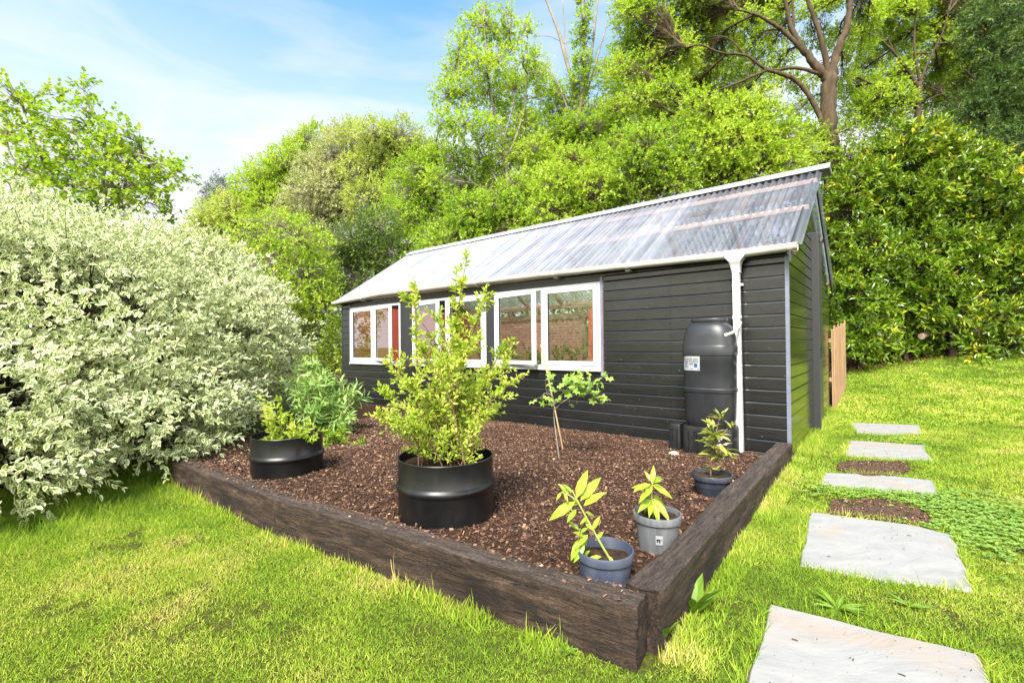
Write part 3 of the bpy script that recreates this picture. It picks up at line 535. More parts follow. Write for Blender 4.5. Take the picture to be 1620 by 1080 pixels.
# casement windows
def sash(parent, x0, x1, hinge, ang, name='sash'):
    """a white frame with its pane, swung out about the hinge side"""
    w = x1 - x0; e = bpy.data.objects.new(name, None)
    f = Geo(); t = .062; z0, z1 = ZB + .045, ZT - .045
    s_ = 1 if hinge == 'left' else -1
    def bx(a, b, c, d, y0=-.03, y1=.022):
        a, b = sorted((s_ * a, s_ * b)); f.box((a, y0, c), (b, y1, d))
    bx(0, t, z0, z1); bx(w - t, w, z0, z1); bx(t, w - t, z0, z0 + t); bx(t, w - t, z1 - t, z1)
    o = f.build(name, MT['white'], parent, bevel=.006)
    def put(q): q.location = (x0 if s_ > 0 else x1, 0, 0); q.rotation_euler = (0, 0, -s_ * ang)
    put(o)
    p = Geo(); a, b = sorted((s_ * t, s_ * (w - t))); p.box((a, -.004, z0 + t), (b, .002, z1 - t)); put(p.build('pane', MT['glass'], parent))
    for c, d in ((t, t + .014), (w - t - .014, w - t)):
        k = Geo(); a, b = sorted((s_ * c, s_ * d)); k.box((a, -.012, z0 + t), (b, -.0045, z1 - t)); put(k.build('seal', MT['black'], parent))
    return o
for i, (a, b) in enumerate(WIN):
    f = Geo(); t = .045; m = (a + b) / 2
    f.box((a, -.02, ZB), (a + t, .05, ZT)); f.box((b - t, -.02, ZB), (b, .05, ZT)); f.box((a + t, -.02, ZB), (b - t, .05, ZB + t)); f.box((a + t, -.02, ZT - t), (b - t, .05, ZT)); f.box((m - .03, -.018, ZB + t), (m + .03, .05, ZT - t))
    win = f.build('window', MT['white'], SHED, bevel=.005)
    k = Geo(); k.box((a - .01, -.045, ZB - .033), (b + .01, .0, ZB - .001)); k.build('sill', MT['white'], win, bevel=.006)
    angs = [(0, D2R(13)), (D2R(10), 0), (D2R(9), 0)][i]
    for (x0, x1), hg, an in (((a + t, m - .03), 'left', angs[0]), ((m + .03, b - t), 'left', angs[1])):
        sash(win, x0 + .004, x1 - .004, hg, an)
# curtains or plastic tube in the middle window
g = Geo(); g.lathe([(.07, .95), (.07, 2.0)], 20, (-5.95, .25, 0), True, True); g.build('white_tube', MT['white'], SHED, smooth='auto')
# roof: corrugated sheets on both slopes
def ezd(x): return np.interp(x, [-9.1, -7.3, -3.5, -.6, .15], [-.045, .03, .01, -.045, -.035])
def corr(v0, z0, v1, z1, x0, x1, pitch=.092, amp=.019):
    k = int((x1 - x0) / pitch * 8); X = np.linspace(x0, x1, k + 1); T = np.linspace(0, 1, 14)
    nrm = np.array([0, -(z1 - z0), v1 - v0]); nrm = nrm / np.linalg.norm(nrm); 
    if nrm[2] < 0: nrm = -nrm
    R = []
    for x in X:
        h = amp * math.cos(2 * math.pi * x / pitch)
        R.append([(x, v0 + (v1 - v0) * t + nrm[1] * h, z0 + float(ezd(x)) * (1 - t) + (z1 - z0) * t + nrm[2] * h - .012 * math.sin(math.pi * t) * (.3 + .5 * math.sin(x * 1.3) ** 2)) for t in T])
    return R
slope = (RIDZ - EZ) / RV
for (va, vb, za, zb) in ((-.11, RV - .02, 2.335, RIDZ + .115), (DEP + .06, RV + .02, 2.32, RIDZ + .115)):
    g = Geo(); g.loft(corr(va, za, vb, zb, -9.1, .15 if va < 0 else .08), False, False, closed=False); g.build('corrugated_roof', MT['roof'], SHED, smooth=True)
for t in (.02, .46, .86):
    for s_ in (1, -1):
        g = Geo(); v = RV - s_ * (RV + .1) * (1 - t); z = EZ - .1 * slope + (RIDZ - EZ + .1 * slope) * t + .085
        g.box((-9.06, v - .035, z - .06), (.10 if s_ > 0 else .02, v + .035, z)); g.build('purlin', MT['purlin'], SHED)
for x in np.linspace(-8.9, -.1, 9):
    for s_ in (-1,):
        g = Geo(); v0 = RV - s_ * (RV - .07); z0 = EZ + .07 * slope; v1 = RV - s_ * .02; z1 = RIDZ - .015
        g.loft([[(x - .022, v0, z0 - .1), (x + .022, v0, z0 - .1), (x + .022, v0, z0), (x - .022, v0, z0)], [(x - .022, v1, z1 - .1), (x + .022, v1, z1 - .1), (x + .022, v1, z1), (x - .022, v1, z1)]]); g.build('rafter', MT['timber'], SHED)
# ridge capping in overlapping lengths, with fixings
for k in range(4):
    x0, x1 = -9.12 + 2.33 * k, -9.12 + 2.33 * (k + 1) + .03
    g = Geo(); lift = .003 * (k % 2); zr = RIDZ + .165 + lift
    pr = [(-.20, -.20 * slope), (-.19, -.20 * slope + .004), (0, 0), (.19, -.20 * slope + .004), (.20, -.20 * slope), (0, -.014)]
    g.loft([[(x0, RV + a, zr + b) for a, b in pr], [(x1, RV + a, zr + b) for a, b in pr]]); cap = g.build('ridge_cap', MT['ridge'], SHED)
    for x in np.arange(x0 + .25, x1, .55): q = Geo(); q.lathe([(.016, 0), (.014, .008), (.006, .014)], 8, (x, RV - .13, zr - .13 * slope + .003), True, True); q.build('screw', MT['trim'], cap)
# barge boards: front one dull, the far one dark
for s_, mt in ((1, 'trim'), (-1, 'door')):
    v0 = RV - s_ * (RV + .17); z0 = EZ - .17 * slope + .115; v1 = RV; z1 = RIDZ + .105
    xo = 0 if s_ > 0 else -.02
    g = Geo(); g.loft([[(.035, v0, z0 - .17), (.055, v0, z0 - .17), (.055, v0, z0 - .02), (.035, v0, z0 - .02)], [(.035, v1, z1 - .17), (.055, v1, z1 - .17), (.055, v1, z1 - .02), (.035, v1, z1 - .02)]]); g.build('barge_board', MT['door'], SHED)
g = Geo(); g.box((.06, -.14, EZ - .06), (.10, -.06, EZ + .03)); g.build('rafter_end', MT['purlin'], SHED)
g = Geo(); g.box((-9.0, -.02, 2.207), (.03, .03, EZ + .03)); g.build('eaves_board', MT['board'], SHED)
# gutter, brackets, downpipe
GZ = 2.262
g = Geo(); pr = [(-.058 * math.cos(a) - .122, -.062 * math.sin(a) ** .7) for a in np.linspace(0, math.pi, 12)]; pr = [(-.183, .010)] + pr + [(-.061, .010)]
pin = [(a + (.004 if a < -.122 else -.004), b + .004) for a, b in pr[::-1]]
pr_all = pr + pin
def gtop(x): return GZ + .055 + float(ezd(x))
g.loft([[(x, a, gtop(x) + b) for a, b in pr_all] for x in np.linspace(-9.14, .11, 40)]); GUT = g.build('gutter', MT['gutter'], SHED, smooth='auto')
for x in (-8.0, -6.2, -4.6, -3.0, -1.85, .02):
    g = Geo(); dz = gtop(x)
    g.loft([[(xx, -.122 + (a + .122) * 1.09, dz + b * 1.09 - .002) for a, b in pr] for xx in (x, x + .045)], True, True); g.box((x - .01, -.11, dz - .085), (x + .055, -.008, dz - .066)); g.build('gutter_bracket', MT['gutter'], GUT)
g = Geo()
def sq(x, y, z, wx, wy): return [(x - wx, y - wy, z), (x + wx, y - wy, z), (x + wx, y + wy, z), (x - wx, y + wy, z)]
T_ = gtop(-.5)
g.loft([sq(-.50, -.122, T_ + .004, .12, .067), sq(-.50, -.122, T_ - .055, .10, .065), sq(-.50, -.12, T_ - .10, .062, .06), sq(-.50, -.11, T_ - .14, .052, .05), sq(-.50, -.10, T_ - .20, .044, .042)])
g.loft([sq(-.50, -.10, T_ - .20, .037, .036), sq(-.496, -.10, 1.25, .037, .036), sq(-.485, -.10, -.08, .037, .036)])
for z in (1.52, T_ - .23): g.loft([sq(-.497, -.10, z, .042, .04), sq(-.497, -.10, z + .045, .042, .04)])
g.box((-.56, -.063, 1.9), (-.44, -.008, 1.93)); g.build('downpipe', MT['white'], SHED, bevel=.006)

# ================================================================== WATER BUTT
def superring(a, b, z, k=44, e=3.0):
    th = np.arange(k) * 2 * np.pi / k; c, s_ = np.cos(th), np.sin(th)
    return np.stack([a * np.sign(c) * np.abs(c) ** (2 / e), b * np.sign(s_) * np.abs(s_) ** (2 / e), np.full(k, z)], 1)
BUTT = thing('water_butt', 'tall charcoal plastic water butt on a black stand against the shed wall', 'water butt', S(-.745, -.30, -.02), RZ)
BUTT.scale = (1.0, .97, 1.0)
def stack(prof, e=3.0):
    return [superring(a, a * .80, z, 44, e if not isinstance(e, tuple) else e[0] + (e[1] - e[0]) * i / len(prof)) for i, (a, z) in enumerate(prof)]
g = Geo()
pf = [(.235, .34), (.245, .36), (.262, .42), (.268, .70), (.270, .72), (.279, .725), (.281, .76), (.272, .77), (.272, 1.05), (.274, 1.055), (.274, 1.13), (.283, 1.135), (.285, 1.23), (.279, 1.24), (.276, 1.25), (.268, 1.34), (.25, 1.41), (.225, 1.46), (.19, 1.495), (.178, 1.50), (.178, 1.515)]
g.loft(stack(pf, 3.0), True, True); b_ = g.build('barrel', MT['butt'], BUTT, smooth='auto')
g = Geo(); g.loft(stack([(.165, 1.516), (.192, 1.516), (.194, 1.532), (.188, 1.548), (.17, 1.556), (.06, 1.56), (.01, 1.56)], 2.6), True, True); g.build('lid', MT['butt'], BUTT, smooth='auto')
g = Geo(); g.loft(stack([(.27, -.06), (.272, .30), (.262, .335), (.22, .34)], 6), True, True)
for x in np.linspace(-.2, .2, 5): g.box((x - .018, -.232, -.05), (x + .018, -.2185, .29))
g.build('stand', MT['black'], BUTT, smooth='auto')
g = Geo(); g.loft([superring(.075 * q, .11 * q, z, 24, 6) + np.array([-.37, -.03, 0]) for q, z in ((1, -.1), (.98, .30), (.9, .33), (.5, .335))], True, True)
g.box((-.41, -.148, -.05), (-.385, -.139, .28)); g.box((-.35, -.148, -.05), (-.33, -.139, .28)); g.build('stand_leg', MT['black'], BUTT, smooth='auto')
g = Geo(); P = bez([(.20, -.14, 1.36), (.235, -.14, 1.365), (.27, -.06, 1.39), (.292, .06, 1.44), (.296, .16, 1.50)], 8) ; P[:, 2] += .0; g.tube(P, [.016] * len(P), 10)
g.lathe([(.026, 0), (.026, .03)], 14, (.205, -.145, 1.345), True, True); g.build('link_hose', MT['gutter'], BUTT, smooth='auto')
g = Geo(); g.box((-.03, -.246, .86), (.03, -.2185, .90)); g.tube([(.0, -.25, .88), (.0, -.275, .88), (0, -.28, .86)], .011, 8); 
# sticker bent round the shoulder of the barrel
def stick(x0, x1, z0, z1, off, name, mt, parent):
    g = Geo(); xs = np.linspace(x0, x1, 8); a = .2725; b = a * .80
    def yy(x): return -b * (max(0, 1 - (abs(x) / a) ** 3)) ** (1 / 3.) - off
    g.loft([[(x, yy(x), z0), (x, yy(x), z1), (x, yy(x) - .0004, z1), (x, yy(x) - .0004, z0)] for x in xs]); return g.build(name, mt, parent)
SK = stick(-.240, -.045, .965, 1.125, .0035, 'sticker', MT['paper'], BUTT)
def ink(x0, x1, z0, z1, mt, off=.0052): return (x0, x1, z0, z1, mt, off)
random.seed(11)
def marks(rows, name, mt):
    g = Geo()
    for x0, x1, z0, z1 in rows:
        a = .2725; b = a * .8
        def yy(x): return -b * (max(0, 1 - (abs(x) / a) ** 3)) ** (1 / 3.) - .0052
        g.loft([[(x, yy(x), z0), (x, yy(x), z1), (x, yy(x) - .0003, z1), (x, yy(x) - .0003, z0)] for x in (x0, (x0 + x1) / 2, x1)])
    g.build(name, mt, SK)
for z0, z1, xe in ((1.082, 1.102, -.058), (1.054, 1.074, -.066)):
    rows = []; x = -.222
    while x < xe:
        w = random.uniform(.008, .012); k = random.random(); rows.append((x, x + .0045, z0, z1))
        if k < .4: rows.append((x + .0045, x + w, z1 - .006, z1))
        elif k < .75: rows.append((x + .0045, x + w, z0, z0 + .006))
        else: rows.append((x + .0045, x + w, z0 + .007, z0 + .013))
        x += w + (.005 if random.random() < .8 else .014)
    for r in rows: marks([r], 'letter_stroke', MT['ink'])
marks([(-.165, -.115, 1.034, 1.041)], 'letter_stroke', MT['ink'])
marks([(-.215, -.206, 1.003, 1.043), (-.206, -.186, 1.034, 1.043), (-.206, -.186, 1.003, 1.012)], 'symbol', MT['blueink']); marks([(-.108, -.072, 1.002, 1.043)], 'symbol', MT['blueink'])
marks([(-.235, -.05, .974, .988)], 'stripe', MT['paleblue'])
marks([(-.238, -.226, 1.08, 1.102)], 'corner_mark', MT['orangeink'])

# ================================================================== SLEEPERS edging the bed
def sleeper(A, B, w, hgt, zt0, zt1, label, seed):
    """A, B: ends of the outer bottom edge line in shed (x, v); bed side to the left of A->B seen from above is +y local"""
    sg = 1 if w > 0 else -1; w = abs(w)
    a = S(*A); b = S(*B); d = b - a; L_ = np.linalg.norm(d[:2]); ang = math.atan2(d[1], d[0]); n = int(L_ / .028)
    k = 36; th = np.linspace(0, 4, k, endpoint=False); R = []
    for i in range(n + 1):
        x = L_ * i / n; zt = zt0 + (zt1 - zt0) * i / n
        ring = []
        for t in th:
            s_, q = int(t), t - int(t); r_ = .016
            y, z = [(q, 0), (1, q), (1 - q, 1), (0, 1 - q)][s_]
            yy = y * w; zz = z * hgt
            # round the arrises
            cyy = min(max(yy, r_), w - r_); czz = min(max(zz, r_), hgt - r_); dy, dz = yy - cyy, zz - czz; dd = math.hypot(dy, dz)
            if dd > r_: yy, zz = cyy + dy / dd * r_, czz + dz / dd * r_
            ring.append((x, yy, zz))
        R.append(ring)
    R = np.array(R); X, Y, Z = R[..., 0], R[..., 1], R[..., 2]
    nz = (fbm(X * .8 + seed * 9, Y * 6 + Z * 9, 2.0, seed, 4) - .5); lng = (fbm(X * 1.2 + seed * 5, Y * 22 + Z * 26, 1.5, seed + 2, 4) - .5)
    c = np.array([w / 2, hgt / 2]); dy, dz = (Y - c[0]) / w, (Z - c[1]) / hgt; m_ = np.maximum(np.abs(dy), np.abs(dz)) + 1e-6
    amp = .026 * nz + .020 * lng
    crack = np.clip((vnoise(X * 2.2 + seed, Y * 30 + Z * 34, 1.6, seed + 7) - .78) * 5, 0, 1) * -.007
    R[..., 1] += (dy / m_) * (amp + crack); R[..., 2] += (dz / m_) * (amp + crack)
    top = np.linspace(zt0, zt1, n + 1)[:, None]; R[..., 2] += top - hgt
    R[..., 0] += np.where(np.arange(n + 1)[:, None] == 0, .012, 0) * rng.random((n + 1, k)) - np.where(np.arange(n + 1)[:, None] == n, .012, 0) * rng.random((n + 1, k))
    R[..., 1] *= sg
    if sg < 0: R = R[:, ::-1]
    g = Geo(); g.loft(R, True, True); o = g.build('timber_sleeper', MT['sleeper'], smooth='auto', loc=(a[0], a[1], 0), rz=ang)
    return tag(o, label, 'sleeper', 'railway sleepers edging the mulch bed')
sleeper((.105, -4.165), (-2.32, -4.45), -.135, .30, .243, .243, 'front sleeper nearest the camera, knotty brown face, behind it the blue grey pot', 1)
sleeper((-2.335, -4.43), (-4.22, -4.53), -.135, .30, .235, .235, 'front sleeper with its left end tucked under the variegated bush', 2)
sleeper((.135, -4.03), (.02, -.03), .15, .32, .25, .165, 'long cracked sleeper on the right of the bed, running back to the shed corner', 3)

g = Geo(); n = 1500; t = rng.random(n); cx_ = -4.1 + 4.15 * t; cv_ = np.interp(cx_, [-4.22, -2.33, .105], [-4.535, -4.45, -4.165]) + .012 + .12 * rng.random(n) ** .5
P = S(0, 0)[None] + np.outer(cx_, np.array([-U[0], -U[1], 0])) + np.outer(cv_, np.array([VV[0], VV[1], 0])); P[:, 2] = .243 + .004 * rng.random(n); L = .005 + .018 * rng.random(n) ** 3
g.leaves(P, rdir(n) * np.array([1, 1, .2]), rdir(n) * .6 + np.array([0, 0, .7]), L, L * .6, CH, rng.beta(1.6, 2.2, n)); g.build('bark_crumbs', MT['chip'], kind='stuff')
# ================================================================== PATH SLABS
SLABC = []
def slab(corners, label, seed, zt=.014):
    P = [atz(px, py, zt) for px, py in corners]; c = np.mean(P, axis=0); g = Geo(); out_ = []
    for i in range(len(P)):
        a, b = P[i], P[(i + 1) % len(P)]; n = 14; L_ = np.linalg.norm(b - a); nr = np.array([-(b - a)[1], (b - a)[0], 0]) / L_
        for t in range(n):
            q = t / n; wob = (fbm(np.array(q * L_ * 6 + i * 11), np.array(seed * 5.), 1., 3, 3) - .5) * .035 * math.sin(math.pi * q) ** .4 if q > 0 else 0
            out_.append(a + (b - a) * q + nr * wob)
    O = np.array(out_) - c; 
    if np.cross(O[0][:2], O[5][:2]) < 0: O = O[::-1]
    SLABC.append((O[:, :2] + c[:2]))
    rings = []
    for k, z in ((1.0, -.05), (1.003, -.012), (.995, -.003), (.985, 0.0)):
        r = O * k; r = r.copy(); r[:, 2] = z + (.004 * (fbm(r[:, 0], r[:, 1], 7, seed) - .5) if z > -.02 else 0); rings.append(r)
    g.loft(rings, True, False)
    # top surface: fan of rings so it can undulate
    inner = [];
    for k in (.985, .7, .4, .12): r = O * k; r = r.copy(); r[:, 2] = .005 * (fbm(r[:, 0], r[:, 1], 5, seed) - .5) * (k < .98) + (rings[-1][:, 2] if k == .985 else .0); inner.append(r)
    g.loft(inner, False, True)
    o = g.build('stepping_stone', MT_SLAB[seed % 3], smooth='auto', loc=(c[0], c[1], zt), rz=0)
    return tag(o, label, 'paving slab', 'stone slabs of the path across the lawn')
MT_SLAB = [mat_slab('riven_sandstone', k) for k in (1, 2.4, 4.1)]
slab([(1218, 954), (1545, 1033), (1572, 1085), (1640, 1290), (1130, 1240)], 'nearest stepping stone, pale grey with a tan corner, cut by the bottom edge', 0)
slab([(1283, 809), (1440, 829), (1505, 845), (1518, 880), (1540, 933), (1400, 918), (1265, 893)], 'large square white stepping stone, second from the camera', 1)
slab([(1305, 747), (1390, 750), (1478, 760), (1483, 784), (1390, 776), (1297, 767)], 'narrow white stepping stone between the two bare soil patches', 2)
slab([(1345, 696), (1465, 704), (1463, 712), (1477, 726), (1420, 726), (1337, 720)], 'grey stepping stone with a notched right edge, fourth from the camera', 3)
slab([(1345, 668), (1455, 672), (1458, 685), (1400, 687), (1355, 683)], 'small brownish stepping stone farthest up the lawn', 4)
SOILP = []
def patch(corners, z=.014):
    P = np.array([atz(px, py, z) for px, py in corners]); c = P.mean(0); R0 = []
    n = 48; Q = bez(np.vstack([P, P[:1]]), 8); Q = Q + (rng.random(Q.shape) - .5) * np.array([.06, .06, 0])
    SOILP.append(Q[:, :2]); g = Geo(); g.loft([np.array([c + (q - c) * k for q in Q]) + np.array([0, 0, .004 * (1 - k)]) for k in (1, .7, .35, .05)], False, True); g.build('bare_soil', MT['soil'], smooth=True, kind='structure')
SOILN = 1
patch([(1322, 790), (1400, 790), (1455, 805), (1470, 828), (1400, 822), (1310, 808)]); patch([(1338, 728), (1430, 731), (1432, 748), (1380, 752), (1325, 742)])

# ================================================================== DRUM PLANTERS
def drum(px, py, Y, r, hgt, label, dz=.04):
    c = at(px, py, Y); x, v = to_shed(c[0], c[1]); z = float(bed_z(x, v)) - .05 - dz
    t = thing('drum_planter', label, 'planter', (c[0], c[1], z), 0, 'halved black steel drums used as planters')
    o = Geo(); R = r; h_ = hgt + .05
    pf = [(R, 0), (R, h_ * .56), (R + .004, h_ * .575), (R + .013, h_ * .60), (R + .016, h_ * .625), (R + .013, h_ * .65), (R + .004, h_ * .67), (R, h_ * .685), (R, h_ - .012), (R + .003, h_ - .004), (R + .001, h_), (R - .005, h_), (R - .006, h_ - .01), (R - .006, h_ * .6), (R - .006, .02)]
    o.lathe(pf, 64, (0, 0, 0), True, False); dm = o.build('drum', MT['drum'], t, smooth='auto')
    s_ = Geo(); rr = np.linspace(.01, R - .008, 8); s_.loft([[(q * math.cos(a), q * math.sin(a), h_ - .075 + .02 * math.sin(q * 30 + a * 2)) for a in np.linspace(0, 2 * np.pi, 30, endpoint=False)] for q in rr], True, False); s_.build('compost', MT['compost'], t)
    return c, z + h_
DR1, DZ1 = drum(706, 790, 2.98, .30, .405, 'large halved black drum with a wide yellow green shrub, nearest the camera')
DR2, DZ2 = drum(455, 715, 4.02, .283, .41, 'smaller looking halved black drum beside the variegated bush with low young shoots', .085)

# ---- plants
def plant_thing(name, label, cat, base, group=None): return thing(name, label, cat, base, 0, group)
def arching(base, tip, lean=.2, n=9):
    base, tip = np.asarray(base, float), np.asarray(tip, float); m_ = base * .5 + tip * .5; m_[2] += lean * np.linalg.norm(tip - base) * .3; m_[:2] = base[:2] * .62 + tip[:2] * .38
    return bez([base, m_, tip], n)
# yellow green shrub in the near drum
b0 = np.array([DR1[0], DR1[1], DZ1 - .09]); pt = plant_thing('drum_shrub', 'tall yellow green shrub with small oval leaves growing in the large near drum', 'shrub', b0)
st = Geo(); lf = Geo()
tips = [(740, 395), (722, 425), (655, 440), (640, 470), (690, 500), (770, 470), (800, 540), (610, 570), (605, 620), (815, 600), (660, 540), (720, 530), (760, 530), (640, 600), (785, 640), (625, 660), (700, 580), (745, 600), (805, 570), (680, 620), (595, 655), (770, 580), (650, 650), (730, 650)]
for i, (px, py) in enumerate(tips):
    dY = rng.uniform(-.32, .32) if i > 3 else rng.uniform(-.1, .1)
    tip = at(px, py, 2.95 + dY) - b0; ba = np.array([rng.uniform(-.17, .17), rng.uniform(-.17, .17), 0])
    P = arching(ba, tip, .3, 10); st.tube(P, np.linspace(.0055, .0014, len(P)), 5)
    tall = i < 4; nside = 27 if not tall else 22
    idx = rng.uniform(.08, .98, nside) if not tall else np.concatenate([rng.uniform(.2, .7, 15), rng.uniform(.6, 1, 7)])
    B = []; Dd = []; Ls = []
    for t in idx:
        k = t * (len(P) - 1); p = P[int(k)] * (1 - k % 1) + P[min(int(k) + 1, len(P) - 1)] * (k % 1); q = P[min(int(k) + 2, len(P) - 1)] - P[max(int(k) - 1, 0)]
        d = unit(q) * .7 + rdir(1)[0] * .8 + np.array([0, 0, .35]); B.append(p); Dd.append(d); Ls.append(rng.uniform(.08, .19) * (1.15 - .5 * t) * (.6 if tall and t > .6 else 1))
    shoots(lf, B, Dd, np.array(Ls), 12, .036 if not tall else .040, .017, OVAL, rng.random(nside) * .65 + .28, up=.3, stem=st, stem_r=.0022, jit=.55)
    shoots(lf, [P[-3]], [P[-1] - P[-3]], np.linalg.norm(P[-1] - P[-3]) * 1.1, 10, .042, .02, OVAL, [.7], up=.3, jit=.5)
st.build('stems', MT['redstem'], pt, smooth=True); lf.build('foliage', MT['shrub'], pt)
# young shoots in the far drum
b0 = np.array([DR2[0], DR2[1], DZ2 - .09]); pt = plant_thing('young_shrub', 'low cluster of young yellow green shoots inside the drum beside the variegated bush', 'shrub', b0)
st = Geo(); lf = Geo()
for px, py in ((412, 640), (425, 655), (440, 650), (470, 668), (480, 672), (490, 668), (500, 676), (430, 672), (420, 630), (445, 625), (462, 680), (438, 690)):
    tip = at(px, py, 4.0 + rng.uniform(-.18, .15)) - b0; P = arching((tip[0] * .7, tip[1] * .5, 0), tip, .1, 6); st.tube(P, np.linspace(.004, .0012, len(P)), 5)
    shoots(lf, P[2:-1:2], P[3::2][:len(P[2:-1:2])] - P[2:-1:2] + rdir(len(P[2:-1:2])) * .03, .12, 10, .05, .022, OVAL, rng.random(len(P[2:-1:2])), up=.4, jit=.5)
st.build('stems', MT['redstem'], pt); lf.build('foliage', MT['shrub'], pt)

# currant bush with its cane
c = atz(885, 728, .06); pt = plant_thing('currant_bush', 'young currant bush with lobed leaves and hanging green berries leaning on a cane', 'bush', c)
st = Geo(); lf = Geo(); BE = []
Yc = c[1]
def loc(px, py, dY=0): return at(px, py, Yc + dY) - c
tr = bez([(0, 0, 0), loc(880, 690), loc(876, 655), loc(878, 632)], 8); st.tube(tr, np.linspace(.0075, .005, len(tr)), 8)
b1 = bez([loc(877, 640), loc(890, 622), loc(905, 612), loc(935, 606, -.1)], 6); b2 = bez([loc(877, 648), loc(890, 636), loc(915, 622), loc(945, 622, .1)], 6); b3 = bez([loc(877, 640), loc(872, 625), loc(862, 622), loc(858, 626)], 6)
for b in (b1, b2, b3): st.tube(b, np.linspace(.006, .003, len(b)), 6)
pos = [loc(rng.normal(915, 20), rng.normal(606, 12), rng.normal(0, .12)) for _ in range(85)] + [loc(rng.normal(865, 7), rng.normal(628, 7), rng.normal(0, .05)) for _ in range(11)] + [loc(rng.normal(950, 7), rng.normal(626, 7), rng.normal(0, .05)) for _ in range(9)]
pos = np.array(pos); n = len(pos); ax_ = rdir(n) * np.array([1, 1, .4]) + np.array([0, -.2, -.45]); lf.leaves(pos, ax_, np.array([0, -.5, .7]) + rng.normal(size=(n, 3)) * .3, .062 + .03 * rng.random(n), .068 + .03 * rng.random(n), LOBED, rng.random(n))
near = np.array([np.concatenate([b1, b2, b3])[np.argmin(((np.concatenate([b1, b2, b3]) - p) ** 2).sum(1))] for p in pos]); twigs(st, near, pos, .0016)
for px, py in ((937, 635), (901, 632), (913, 634)):
    be = Geo(); BE.append(be)
    for k in range(9): p = loc(px, py + k * 1.6 - 8); be.lathe([(.001, -.004), (.0045, 0), (.001, .004)], 6, p + rng.normal(size=3) * .003, True, True)
st.build('stem', MT['greybark'], pt, smooth=True); lf.build('foliage', MT['currant'], pt); [q.build('berry_cluster', MT['greenstem'], pt) for q in BE]
g = Geo(); a = atz(893, 713, .05); a[2] -= .08; b = at(856, 545, a[1] - .05); P = bez([a, a * .5 + b * .5 + np.array([.004, 0, 0]), b], 8) - a; rr = np.full(len(P), .0085); rr[::4] = .0098; g.tube(P, rr, 8); o = g.build('bamboo_cane', MT['cane'], smooth=True, loc=a); tag(o, 'slanting bamboo cane stuck in the mulch beside the currant bush', 'cane')

# silvery leafed clump left of the shed
def leafy_clump(name, label, mat, specs, L, W, tmpl, cat='shrub', n=26, nl=12, seed=0, base=None, up=.5, sl=.3):
    ctr = base; pt = plant_thing(name, label, cat, ctr); st = Geo(); lf = Geo()
    for px, py, Y in specs:
        tip = at(px, py, Y) - ctr; ba = np.array([rng.uniform(-.2, .2) + tip[0] * .35, rng.uniform(-.2, .2) + tip[1] * .4, 0]); P = arching(ba, tip, .25, 8); st.tube(P, np.linspace(.007, .002, len(P)), 5)
        K = n; B = []; Dd = []
        for t in rng.uniform(.15, 1, K):
            k = t * (len(P) - 1); p = P[int(k)] * (1 - k % 1) + P[min(int(k) + 1, len(P) - 1)] * (k % 1); B.append(p); Dd.append(np.array([0, 0, .5]) + rdir(1)[0] * .9)
        shoots(lf, B, Dd, rng.uniform(.6, 1.1, K) * sl, nl, L, W, tmpl, rng.random(K), up=up, stem=st, stem_r=.002, jit=.4)
    st.build('stems', MT['greenstem'], pt, smooth=True); lf.build('foliage', mat, pt)
leafy_clump('buddleia', 'silvery green narrow leaved shrub between the variegated bush and the left end of the shed', MT['budd'],
  [(470, 590, 6.1), (500, 570, 6.3), (530, 590, 6.4), (545, 620, 6.2), (520, 640, 5.9), (490, 650, 5.8), (470, 630, 5.9), (555, 650, 6.0), (500, 610, 6.0), (530, 670, 5.8), (450, 610, 6.1), (510, 600, 6.3), (545, 590, 6.6), (480, 575, 6.5), (565, 620, 6.3)], .14, .032, LANCE, n=14, nl=10, base=atz(505, 690, .03), sl=.22)
leafy_clump('bushy_perennial', 'small green leafy perennial at the mulch edge in front of the silvery shrub', MT['mid'], [(525, 690, 5.3), (540, 680, 5.4), (510, 685, 5.2), (556, 700, 5.3), (575, 706, 5.2), (500, 700, 5.1)], .07, .025, OVAL, n=5, nl=8, base=atz(530, 706, .1), sl=.1)

# ================================================================== POTS with plants
def pot(px, py, Y, zb, r1, r0, hgt, mat, label, lean=0, fill=.05):
    c = at(px, py, Y); t = thing('plant_pot', label, 'plant pot', (c[0], c[1], zb), 0, 'plastic plant pots standing in the bed'); t.rotation_euler = (0, lean, 0)
    g = Geo(); pf = [(r0, 0), (r0 + (r1 - .012 - r0) * .5 + .004, hgt * .45), (r1 - .012, hgt - .04), (r1 - .001, hgt - .038), (r1 + .003, hgt - .006), (r1, hgt), (r1 - .006, hgt), (r1 - .012, hgt - .03), (r1 - .02, hgt * .5)]
    g.lathe(pf, 44, (0, 0, 0), True, False); g.build('pot', mat, t, smooth='auto')
    g = Geo(); g.loft([[(q * math.cos(a), q * math.sin(a), hgt - fill + .006 * math.sin(q * 60 + a * 3)) for a in np.linspace(0, 2 * np.pi, 22, endpoint=False)] for q in (.005, r1 * .5, r1 - .012)], True, False); g.build('compost', MT['compost'], t)
    return np.array([c[0], c[1], zb + hgt - fill])
PA = pot(957, 905, 2.14, .10, .130, .105, .215, MT['potblue'], 'faded blue grey pot with scuffed rim in the near corner of the bed', fill=.045)
PB = pot(1040, 845, 2.52, .09, .124, .088, .25, MT['potgrey'], 'taller pale grey pot with a small white label, leaning on the right sleeper', fill=.03)
PC = pot(1126, 757, 3.58, .06, .146, .10, .19, MT['potblack'], 'wide bluish black pot in front of the water butt', fill=.03)
